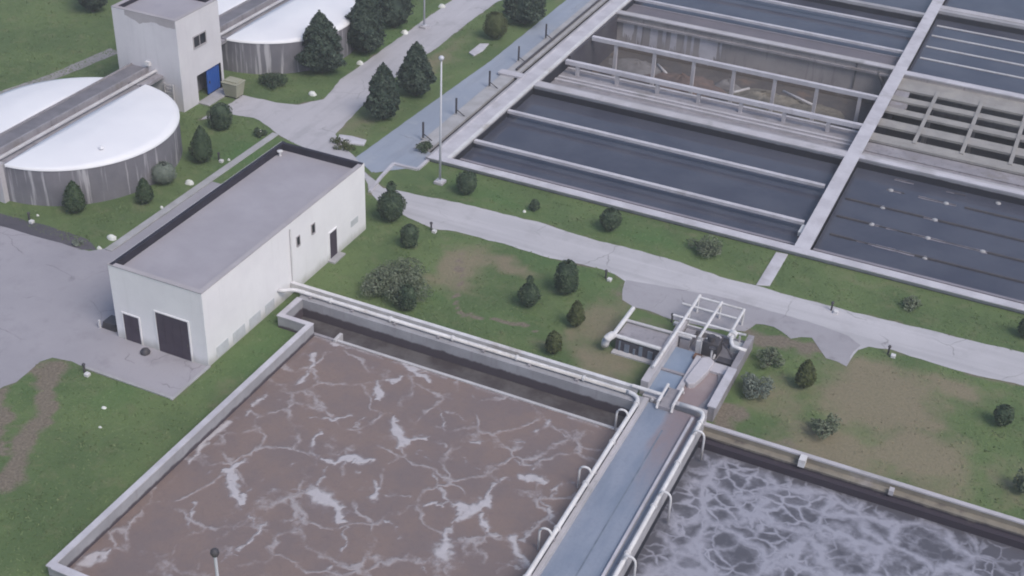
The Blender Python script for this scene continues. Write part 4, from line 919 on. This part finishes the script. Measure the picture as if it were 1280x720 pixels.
# scum baffles that float in the right front basin
FLO = dict(a=(81.0, 'nearest the front wall, half covered by foam', [(-11.4, -9.8, 0), (-9.8, -5.6, 1), (-5.6, 8, 0)], [-4.9]),
           b=(83.8, 'second from the front wall, foam along its middle', [(-11.6, -9.1, 0), (-9.1, -1.2, 1), (-1.2, 8, 0)], [-9.1, -5.2, -1.5]),
           c=(86.65, 'third from the front wall, mostly dark', [(-11.6, -6.0, 0), (-6.0, -5.0, 1), (-5.0, 8, 0)], [-8.9, -5.2]),
           d=(89.55, 'fourth from the front wall with two foam stretches', [(-9.2, -7.9, 1), (-6.9, -4.2, 1), (-3.6, 8, 0)], [-8.9, -4.9]),
           e=(92.0 - .55, 'farthest from front wall, under the divider', [(-9.0, -7.6, 1), (-5.2, -3.8, 1)], [-1.5]))
for y, lab, segs, heads in FLO.values():
    t = thing('scum_pipe', (-11.6, y, ZW), 'thin dark surface pipe in right basin, ' + lab, 'pipe', 'surface pipes in the right basin')
    dm = MB(); fm = MB()
    for a, b, f in segs:
        if f:
            n = int((b - a) / .25); pts = []
            for i in range(n):
                x = a + (b - a) * i / n; w = (.04 + .2 * float(fbm(x * 1.3, y, 41)) ** 1.5) 
                if float(fbm(x * .9, y, 43)) < .36:
                    if fm.v: fm.build('foam_crust', M['launder_lip'], t); fm = MB()
                    continue
                q = y + .12 * (float(fbm(x, y, 42)) - .5)
                fm.box(x, x + (b - a) / n + .01, q - w, q + w, ZW - .02, ZW + .035)
            if fm.v: fm.build('foam_crust', M['launder_lip'], t); fm = MB()
        dm.tube([(a, y, ZW + .03), (b, y, ZW + .03)], .1 if not f else .05, 8)
    dm.build('tube', M['dark_metal'], t)
    if fm.v: fm.build('foam_crust', M['launder_lip'], t)
    for x in heads: MB().lathe((x, y, ZW), [(.2, -.05), (.21, .05), (.13, .1), (.001, .11)], 12)  .build('float_head', M['kerb'], t, smooth=True)

# rubbish on the dry basin floor
def heap(x, y, r, h, mat, label, z=-3.3):
    m = MB(); n, k = 20, 6
    for i in range(k + 1):
        for j in range(n):
            a = 2 * math.pi * j / n; rr = r * i / k * (1 + 1.1 * (float(fbm(math.cos(a) * 2 + x, math.sin(a) * 2 + y, 5)) - .5))
            m.v.append((x + 1.6 * rr * math.cos(a), y + rr * math.sin(a), z - .02 + h * (1 - (i / k) ** 1.6) * (.2 + 1.6 * float(fbm(rr * 2.5 + x, a * 2.5, 8)))))
    for i in range(k):
        for j in range(n): m.f.append((i * n + j, (i + 1) * n + j, (i + 1) * n + (j + 1) % n, i * n + (j + 1) % n))
    tag(m.build('sludge_heap', mat, smooth=True), label, 'heap', 'heaps on the dry basin floor')
M['heap1'] = surf('heap_rust', (.18, .13, .112), (.13, .108, .102), 1.4, fine=5, fine_amt=.6)
M['heap2'] = surf('heap_ochre', (.14, .126, .105), (.22, .198, .165), 1.6, fine=5, fine_amt=.7, spots=(.34, .30, .24))
M['heap3'] = surf('heap_grey', (.20, .19, .19), (.14, .13, .13), 1.2, fine=5)
heap(-30.5, 106.2, 2.3, .7, M['heap1'], 'wide rust coloured heap on the dry basin floor left')
heap(-22.8, 106.5, 2.2, .6, M['heap2'], 'ochre heap in the middle of dry basin floor')
heap(-18.2, 106.0, 1.8, .5, M['heap2'], 'smaller ochre heap toward the central walkway')
heap(-26.6, 107.6, .8, .6, M['heap3'], 'small grey rubble heap between the rust and ochre heaps')
heap(-35.0, 107.5, 1.6, .5, M['heap3'], 'grey rubble heap at left end of dry basin')

for i, (pts, lab) in enumerate((([(-21.6, 107.9, -2.75), (-18.6, 106.6, -2.85)], 'pale broken pipe lying across the ochre heap'), ([(-25.8, 105.9, -3.1), (-24.6, 107.6, -3.05)], 'short pale pipe left of the ochre heap'),
                                ([(-33.6, 108.6, -3.1), (-32.2, 107.0, -3.05)], 'pale pipe beside the rust coloured heap'))):
    tag(MB().tube(pts, .13, 8).build('broken_pipe', M['pipe_dull'], smooth=True), lab, 'pipe', 'pipes lying in the dry basin')

# ------------------------------------------------------------------ kerbs, slabs and gutter beside the left walkway
o = MB().box(-42.1, -40.9, 77.4, YB, -.1, .12)
tag(o.build('gutter_kerb', M['kerb']), 'pale concrete margin between the lane and basin gutter', 'kerb', kind='structure')
tag(MB().box(-40.9, -40.45, 77.2, YB, -1.3, -.6).build('gutter_floor', M['dark']), 'dark narrow gutter along the basin wall', 'gutter', kind='structure')  # near-black floor colour stands in for the shade down the slot
t = MB()
KZ = [(-41.56,69.97),(-41.94,72.32),(-42.15,74.45),(-41.15,74.45),(-40.22,74.54),(-40.22,76.40),(-39.02,76.50)]
for a, b in zip(KZ[:-1], KZ[1:]):
    d = Vector((b[0] - a[0], b[1] - a[1], 0)).normalized(); n = Vector((-d.y, d.x, 0)) * .11
    t.prism([(a[0] + n.x, a[1] + n.y), (b[0] + n.x, b[1] + n.y), (b[0] - n.x, b[1] - n.y), (a[0] - n.x, a[1] - n.y)], .0, .16 + .002 * random.random())
tag(t.build('lane_kerb', M['walkway']), 'low pale zigzag kerb closing the near end of the lane', 'kerb', kind='structure')
o = MB().box(-42.4, -40.2, 92.6, 93.4, .125, .32).build('crossing_slab', M['walkway'], bevel=.03)
tag(o, 'pale concrete slab bridging gutter between lane and walkway', 'slab')
o = MB().prism([(-13.96,71.33),(-13.16,71.65),(-13.12,76.01),(-13.91,75.92)], .0, .08).build('stepping_slab', M['walkway'], bevel=.02)
tag(o, 'cream slab path crossing grass strip to the central walkway', 'slab')
o = MB().prism([(-47.98,76.48),(-47.01,76.72),(-45.73,76.68),(-45.49,75.91),(-46.60,75.58),(-47.60,75.62)], .0, .16).build('pale_slab', M['walkway'], bevel=.03)
tag(o, 'pale broken slab at lane edge behind the white building', 'slab')
o = MB().prism([(-46.53,95.50),(-46.55,97.74),(-45.88,98.13),(-45.68,96.60),(-45.86,95.09)], .0, .14).build('pale_slab', M['walkway'], bevel=.03)
tag(o, 'pale broken slab beside the lane under the olive bush', 'slab')

post = None
for k, (x, y, lab) in enumerate([(-42.15, 79.0, 'dark rail post by the weedy near end of the gutter'), (-41.9, 84.0, 'second dark rail post from the near end of the gutter'), (-41.9, 90.0, 'dark rail post just before the crossing slab'),
                                 (-42.0, 95.9, 'tall dark rail post just beyond the crossing slab'), (-42.0, 101.7, 'dark rail post farthest up the lane, beyond the slab'), ]):
    if post is None:
        post = thing('rail_post', (x, y, .12), lab, 'post', 'dark posts along the gutter')
        MB().box(x - .06, x + .06, y - .06, y + .06, .12, 1.5).build('upright', M['dark_metal'], post)
        MB().box(x - .14, x + .14, y - .14, y + .14, .12, .2).build('foot', M['kerb'], post)
        MB().tube([(x, y, .55), (x + .45, y, .3), (x + .75, y, .13)], .04, 6).build('brace', M['dark_metal'], post)
    else:
        c = copy_tree(post, None, (x, y, .12)); c['label'] = lab
tag(MB().tube([(-40.7, 78, -.1), (-40.7, 92.5, -.1)], .12, 8).build('gutter_pipe', M['dark_metal']), 'dark pipe lying in near length of the gutter', 'pipe')
tag(MB().tube([(-41.3, 94.0, .25), (-41.3, 136, .25)], .11, 8).build('gutter_pipe', M['dark_metal']), 'dark pipe on the margin beyond the crossing slab', 'pipe')

# ------------------------------------------------------------------ lamp posts, path lights, stones
def street_lamp(x, y, h, label):
    t = thing('street_lamp', (x, y, 0), label, 'street lamp', 'tall white lamp posts')
    MB().box(x - .35, x + .35, y - .35, y + .35, 0, .22).build('base', M['walkway'], t, bevel=.04)
    MB().tube([(x, y, .22), (x, y, h * .5), (x, y, h)], .09, 12, .055).build('pole', M['post'], t, smooth=True)
    MB().tube([(x, y, .22), (x, y, .3)], .22, 12).build('flange', M['post'], t)
    MB().lathe((x, y, h), [(.06, 0), (.16, .05), (.2, .2), (.12, .3), (.001, .34)], 14).build('lamp_head', M['post'], t, smooth=True)
street_lamp(-37.9, 73.6, 9.4, 'tall thin white lamp post at near corner of the basins')
street_lamp(-52.6, 98.7, 9.4, 'white lamp post beside the service road far up')

pl = None
for px, py, lab in ((-35.35, 67.45, 'small path light with white block, near columnar shrub and path'), (-22.79, 67.5, 'small path light with white block where apron meets the lawn'),
                    (-4.82, 67.74, 'small path light with white block on the dry lawn edge'), (-8.97, 70.8, 'small path light on far side of path, right of stepping slab'),
                    (-44.98, 44.29, 'small path light with white block at yard corner lawn'), (-17.4, 64.8, 'small path light with white block beside the pipe frame'),
                    (-53.45, 68.85, 'small path light on the kerb side lawn below the road corner'), (-59.2, 55.75, 'small path light in the dark strip')):
    if pl is None:
        pl = thing('path_light', (px, py, 0), lab, 'path light', 'small path lights along the lawns')
        MB().tube([(px, py, 0), (px, py, .5)], .06, 8).build('stem', M['dark_metal'], pl)
        MB().lathe((px, py, .5), [(.05, 0), (.1, .02), (.1, .1), (.06, .15), (.001, .16)], 10).build('lamp_cap', M['dark_metal'], pl)
        MB().box(px + .18, px + .46, py - .3, py - .02, 0, .2).build('block', M['pipe'], pl, bevel=.03)
    else:
        c = copy_tree(pl, None, (px, py, 0)); c['label'] = lab

def stone(x, y, r, h, seed, label):
    m = MB(); n, k = 14, 6
    for i in range(k + 1):
        ph = math.pi / 2 * i / k
        for j in range(n):
            a = 2 * math.pi * j / n; q = 1 + .6 * (float(fbm(math.cos(a) * 1.5 + seed, math.sin(a) * 1.5 + ph * 1.5, 3)) - .5)
            m.v.append((x + 1.1 * r * q * math.cos(ph) * math.cos(a), y + r * .8 * q * math.cos(ph) * math.sin(a), -.05 + (h + .05) * math.sin(ph) * (.75 + .5 * float(fbm(a + seed, ph * 2, 6)))))
    for i in range(k):
        for j in range(n): m.f.append((i * n + j, i * n + (j + 1) % n, (i + 1) * n + (j + 1) % n, (i + 1) * n + j))
    m.f.append(tuple(k * n + j for j in range(n)))
    tag(m.build('garden_stone', M['stone'], smooth=False), label, 'stone', 'white stones lining the lawns')
for i, (x, y, r, h, lab) in enumerate([(-53.05, 56.5, .46, .42, 'large white stone at the near lawn corner by the yard'), (-52.95, 55.15, .22, .22, 'small white stone in front of the corner one'),
        (-53.2, 65.0, .42, .4, 'white stone on lawn near the pale ball bush'), (-52.85, 69.2, .16, .2, 'little white stone by the kerb below the road corner'), (-52.75, 61.3, .18, .2, 'little white stone by the kerb halfway along lawn'),
        (-53.5, 74.2, .2, .25, 'little white stone at the road junction clump'), (-53.62, 81.7, .46, .42, 'white roadside stone in front of the nearest conifer'), (-53.46, 88.9, .42, .4, 'white roadside stone under the second conifer'),
        (-53.5, 96.7, .46, .42, 'white roadside stone by the far lamp post'), (-53.58, 104.0, .46, .42, 'white roadside stone farthest up, at the top edge'), (-59.2, 56.5, .14, .16, 'tiny white stone above the dark strip'),
        (-42.0, 42.3, .22, .1, 'flat pale stone on the left lawn below the yard'), (-41.1, 40.9, .14, .1, 'smaller flat pale stone lower on the left lawn'), (2.6, 73.0, .16, .2, 'little white stone at right end of the grass strip'),
        (-30.9, 72.75, .16, .2, 'little white stone beside the seedling in grass strip')]): stone(x, y, r * .75, h * .7, i * 3.7, lab)

# ------------------------------------------------------------------ plants
def profile(kind, t):
    t = np.clip(t, 0, 1)
    base = np.minimum(1, np.sqrt(np.clip(t / .1, 0, 1)))
    if kind == 'ball': return np.sqrt(np.clip(1 - (2 * t - 1) ** 2, 0, 1))
    if kind == 'cyl': return np.minimum(np.minimum(1, np.sqrt(np.clip(t / .12, 0, 1))), np.sqrt(np.clip((1 - t) / .28, 0, 1)))
    if kind == 'cone': return base * np.clip(1 - t, 0, 1) ** .7
    if kind == 'egg': return np.minimum(1, np.sqrt(np.clip(t / .22, 0, 1))) * np.clip(1 - t ** 2.2, 0, 1) ** .75
    if kind == 'bottle':
        body = np.sqrt(np.clip(1 - (2 * t / .74 - 1) ** 2, 0, 1)); knob = .36 * np.sqrt(np.clip(1 - ((t - .85) / .15) ** 2, 0, 1))
        return np.maximum(np.where(t < .74, body, 0), np.maximum(knob, np.where(t < .9, .18, 0)))
    return base

def leaves(P, Nn, size, rng, aspect=.6):
    n = len(P); d = rng.normal(0, 1, (n, 3)); d = Nn * .5 + d * .75
    u = np.cross(d, rng.normal(0, 1, (n, 3))); u /= np.linalg.norm(u, axis=1)[:, None] + 1e-9
    v = np.cross(d, u); v /= np.linalg.norm(v, axis=1)[:, None] + 1e-9
    s = (size * rng.uniform(.6, 1.4, n))[:, None]
    V = np.stack([P - u * s * .5, P + v * s * aspect * .5, P + u * s * .5, P - v * s * aspect * .5], 1)
    return V.reshape(-1, 3)

def crown_cloud(kind, r, h, n, rng, lump=.14, z0=.0, whorl=0, seed=0):
    t = rng.uniform(0, 1, n * 3); R = profile(kind, t); k = rng.uniform(0, 1, n * 3) < np.maximum(R, .12); t = t[k][:n]; R = R[k][:n]
    m = len(t); a = rng.uniform(0, 2 * math.pi, m)
    lm = 1 + lump * 2 * (fbm(np.cos(a) * 1.6 + seed, np.sin(a) * 1.6 + t * h * .9, 51) - .5) * 2
    if whorl: lm *= 1 - .30 * np.abs(((t * whorl + .35 * np.sin(a * 3 + seed)) % 1) - .35)
    q = rng.uniform(0, 1, m) ** .30
    rr = r * R * lm * q
    P = np.stack([rr * np.cos(a), rr * np.sin(a), z0 + t * h], 1)
    Nn = np.stack([np.cos(a), np.sin(a), .5 + .8 * (t - .4)], 1); return P, Nn

def core(kind, r, h, z0, s, seed, n=18, k=12):
    V = []; F = []
    for i in range(k + 1):
        t = .03 + .93 * i / k; R = float(profile(kind, np.array(t)))
        for j in range(n):
            a = 2 * math.pi * j / n; q = r * R * s * (1 + .25 * (float(fbm(math.cos(a) * 1.6 + seed, math.sin(a) * 1.6 + t * h * .9, 51)) - .5))
            V.append((q * math.cos(a), q * math.sin(a), z0 + t * h * (s * .15 + .85)))
    for i in range(k):
        for j in range(n): F.append((i * n + j, i * n + (j + 1) % n, (i + 1) * n + (j + 1) % n, (i + 1) * n + j))
    return np.array(V), np.array(F)

def foliage(parts_leaf, cores, mat, parent, name, rng):
    V = np.concatenate(parts_leaf); F = np.arange(len(V)).reshape(-1, 4)
    n = len(V) // 4
    ce = V.reshape(-1, 4, 3).mean(1)
    tone = np.clip(.5 * rng.uniform(0, 1, n) + .9 * fbm(ce[:, 0] * 2.5 + 9, ce[:, 2] * 2.5 + ce[:, 1] * 1.7, 61) - .1, 0, 1)
    tone = np.repeat(tone, 4)
    for cv, cf in cores:
        F = np.concatenate([F, cf + len(V)]); V = np.concatenate([V, cv]); tone = np.concatenate([tone, np.full(len(cv), .35)])
    me = mesh_np(name, V, F); fattr(me, 'tone', tone); me.materials.append(mat)
    return link(name, me, parent)

def bush(x, y, r, h, kind, leaf, label, seed, name='shrub', n=None, size=.13, stem=.12):
    rng = np.random.default_rng(seed); t = thing(name, (x, y, 0), label, 'shrub', 'shrubs on the lawns')
    n = n or int(1100 * (r * h) ** .8 + 700)
    P, Nn = crown_cloud(kind, r, h - stem, n, rng, .17, stem, 0, seed)
    fl = foliage([leaves(P, Nn, size, rng)], [core(kind, r, h - stem, stem, .86, seed)], LEAF[leaf], t, 'foliage', rng)
    MB().tube([(x, y, -.05), (x + .02, y, stem + .3)], .05 + .03 * r, 8, .04).build('stem', M['bark'], t)
    return t

def loose(x, y, r, h, leaf, label, seed, blobs=7, dens=1., name='bush'):
    rng = np.random.default_rng(seed); t = thing(name, (x, y, 0), label, 'bush', 'loose bushes on the lawns')
    L_ = []; st = MB()
    for b in range(blobs):
        a = rng.uniform(0, 6.28); q = r * .68 * math.sqrt(rng.uniform(0.02, 1)); br = r * rng.uniform(.28, .46); bh = h * rng.uniform(.45, .98) * (1 - .3 * q / r)
        cx, cy = q * math.cos(a), q * math.sin(a)
        P, Nn = crown_cloud('ball', br, bh * .8, int(330 * dens * br * bh + 70), rng, .3, bh * .2, 0, seed + b)
        P[:, 0] += cx; P[:, 1] += cy
        L_.append(leaves(P, Nn, .17, rng, .4))
        st.tube([(x, y, -.05), (x + cx * .6, y + cy * .6, bh * .4), (x + cx, y + cy, bh * .85)], .04, 6, .012)
    foliage(L_, [], LEAF[leaf], t, 'foliage', rng); st.build('stems', M['bark'], t); return t

def conifer(x, y, r, h, label, seed, leaf='conifer', n=9000):
    rng = np.random.default_rng(seed); t = thing('conifer_tree', (x, y, 0), label, 'tree', 'dark conifers along the road')
    kind = 'egg' if seed % 2 else 'cone'
    P, Nn = crown_cloud('cone', r * .75, h - .2, n // 3, rng, .22, .2, 9, seed); P2, N2 = crown_cloud('egg', r, h * .93, n, rng, .3, .2, 7, seed)
    foliage([leaves(P, Nn, .26, rng, .45), leaves(P2, N2, .28, rng, .42)], [core('egg', r, h * .9, .25, .72, seed)], LEAF[leaf], t, 'crown', rng)
    m = MB().tube([(x, y, -.1), (x + .03, y, h * .5), (x, y, h * .92)], .16, 10, .03)
    for k in range(9):
        a = k * 2.4; z = .5 + h * .08 * k; q = r * .6 * (1 - z / h)
        m.tube([(x, y, z), (x + q * math.cos(a), y + q * math.sin(a), z + .25)], .035, 5, .01)
    m.build('trunk', M['bark'], t); return t

bush(-56.3, 73.2, .84, 2.1, 'cyl', 'dark', 'dark rounded shrub on the lawn below the tower doorway', 1)
bush(-54.3, 68.1, .88, 2.9, 'egg', 'green', 'tall cone shaped green shrub right of the nearer covered tank', 2)
bush(-54.7, 64.2, .92, 1.6, 'ball', 'pale', 'pale grey green ball bush against the covered tank', 3, size=.09)
bush(-54.1, 61.3, .66, 1.95, 'egg', 'green', 'small cone shrub just left of the pale ball bush', 4)
bush(-57.3, 58.1, .82, 2.4, 'egg', 'green', 'upright dark green shrub before streaked tank wall, leftmost', 5)
bush(-38.3, 67.3, .95, 3.0, 'bottle', 'dark', 'dark bottle shaped topiary at back corner of white building', 6)
bush(-35.6, 64.9, .58, 1.7, 'cyl', 'dark', 'short dark column shrub near the bottle shaped topiary', 7)
loose(-33.5, 59.9, 2.5, 1.75, 'grey', 'large sprawling grey green bush behind the tank wall pipes', 8, 16, 1.25)
bush(-32.2, 58.4, .56, 1.75, 'cyl', 'dark', 'small dark shrub in front of sprawling grey bush', 9)
bush(-24.4, 64.7, .74, 2.4, 'cyl', 'dark', 'tall dark rounded column shrub on lawn beside the path', 10)
bush(-25.8, 62.2, .66, 2.25, 'bottle', 'dark', 'small knobbed dark topiary left of the column shrub', 11)
bush(-22.4, 61.6, .56, 1.9, 'egg', 'olive', 'olive egg shaped shrub below the tall column shrub', 12)
bush(-22.5, 58.4, .55, 1.65, 'egg', 'olive', 'olive shrub nearest to the white tank wall pipe', 13)
bush(-35.5, 73.1, .82, 1.75, 'ball', 'dark', 'dark ball shrub beside the tall lamp post', 14)
bush(-30.4, 73.3, .42, .9, 'egg', 'dark', 'tiny dark seedling shrub in basin grass strip', 15, n=900)
bush(-24.8, 73.3, .78, 1.65, 'ball', 'dark', 'dark ball shrub alone in the middle of grass strip', 16)
loose(-18.2, 73.6, 1.35, 1.7, 'grey', 'grey twiggy bush in grass strip left of stepping slab', 17, 8, 1.)
bush(-8.5, 62.1, .6, 2.0, 'egg', 'olive', 'yellow olive upright shrub on dry lawn right of chamber', 18)
loose(-6.4, 58.5, 1.05, 1.5, 'grey', 'ragged grey green bush just behind the froth tank wall', 19, 6, .9)
bush(2.2, 63.9, .58, 1.35, 'ball', 'dark', 'small dark ball shrub on dry lawn at right edge', 20)
bush(2.4, 73.6, .62, 1.8, 'egg', 'dark', 'dark oval shrub at right end of grass strip', 21)
loose(-4.4, 73.7, .95, .9, 'grey', 'sparse pale bush in grass strip right of stepping slab', 22, 6, .6)
loose(-10.8, 60.2, 1.2, 1.7, 'pale', 'large pale grey bush leaning against the inlet chamber wall', 23, 9, .8)
loose(-10.9, 63.3, 1.0, 1.5, 'grey', 'pale yellowish bush between inlet chamber and olive shrub', 33, 6, .9)
loose(3.9, 58.6, .8, 2.0, 'grey', 'pale flowering bush at right edge above froth tank', 24, 6, 1.)
loose(-53.0, 73.6, .55, .8, 'dark', 'small dark clump at road junction corner of the lawn', 25, 5, 1.4)
loose(-57.2, 81.6, 1.5, 1.3, 'dark', 'low dark bush at foot of the farther covered tank', 26, 8, 1.2)
loose(-54.5, 54.9, .45, .6, 'pale', 'small bluish clump at lawn corner by dark strip', 27, 4, 1.4)
loose(-41.4, 77.6, .8, .9, 'dark', 'dark weedy bush at the near end of the gutter', 28, 6, 1.2)
bush(-46.0, 99.6, 1.1, 2.5, 'ball', 'olive', 'olive round bush beside lane beyond the conifers', 29)
loose(-46.9, 75.0, 1.2, .5, 'olive', 'low brownish tuft by pale slab behind the white building', 30, 6, .8)
conifer(-46.5, 80.7, 1.5, 4.7, 'conifer nearest the lane, in front of its twin', 31)
conifer(-46.4, 85.8, 1.5, 4.6, 'conifer on the lane side, behind its twin', 32)
conifer(-55.3, 85.8, 1.95, 5.4, 'broad dark conifer overlapping farther white cover', 34, n=13000)
conifer(-54.3, 91.3, 1.95, 5.6, 'tall dark conifer right of far white cover', 35, n=13000)
conifer(-55.0, 97.5, 1.8, 5.6, 'dark conifer at top edge behind the tall one', 36)
conifer(-45.2, 104.2, 1.9, 4.2, 'dark conifer beside the lane at top edge', 37)
conifer(-80.0, 87.0, 1.6, 5., 'dark conifer on the far left lawn at top edge', 38)

# ------------------------------------------------------------------ air
hz = MB().box(-1700, 1700, -1700, 1700, -6, 62)
hm = bpy.data.materials.new('haze_air'); hm.use_nodes = True; hn = hm.node_tree
hn.nodes.remove(hn.nodes['Principled BSDF'])
pv = hn.nodes.new('ShaderNodeVolumePrincipled'); pv.inputs['Color'].default_value = (.92, .91, .93, 1); pv.inputs['Density'].default_value = HAZE
hn.links.new(pv.outputs[0], hn.nodes['Material Output'].inputs['Volume'])
tag(hz.build('haze', hm), 'thin pale haze over the whole plant', 'haze', kind='stuff')
# ------------------------------------------------------------------ camera
cam = bpy.data.cameras.new('camera'); co = bpy.data.objects.new('camera', cam); COL.objects.link(co)
R = CAMM
mw = Matrix(((R[0][0], -R[1][0], -R[2][0], 0), (R[0][1], -R[1][1], -R[2][1], 0), (R[0][2], -R[1][2], -R[2][2], 45.), (0, 0, 0, 1)))
co.matrix_world = mw
cam.sensor_fit = 'HORIZONTAL'; cam.sensor_width = 36; cam.lens = CF / 1280 * 36; cam.clip_end = 5000; cam.clip_start = .5
SC.camera = co

# ------------------------------------------------------------------ light
EL, AZ = math.radians(50), (.88, -.42)
w = bpy.data.worlds.new('World'); SC.world = w; w.use_nodes = True
nt = w.node_tree; bg = nt.nodes['Background']
sky = nt.nodes.new('ShaderNodeTexSky'); sky.sky_type = 'NISHITA'; sky.sun_disc = False
sky.sun_elevation = EL; sky.sun_rotation = math.atan2(AZ[0], AZ[1]); sky.air_density = 1.0; sky.dust_density = 2.; sky.ozone_density = 1.
nt.links.new(sky.outputs[0], bg.inputs['Color']); bg.inputs['Strength'].default_value = .125
sun = bpy.data.lights.new('sun', 'SUN'); so = bpy.data.objects.new('sun', sun); COL.objects.link(so)
sun.energy = 1.5; sun.angle = math.radians(26); sun.color = (1., .945, .90)
d = Vector((AZ[0], AZ[1], 0)).normalized() * math.cos(EL) + Vector((0, 0, math.sin(EL)))
so.rotation_euler = d.to_track_quat('Z', 'Y').to_euler(); so.location = (0, 0, 60)
SC.view_settings.view_transform = 'Standard'; SC.view_settings.look = 'None'; SC.view_settings.gamma = 1; SC.view_settings.exposure = 0.42
SC.render.engine = 'CYCLES'; SC.cycles.filter_width = 1.9
SC.render.resolution_x = 1024; SC.render.resolution_y = 576
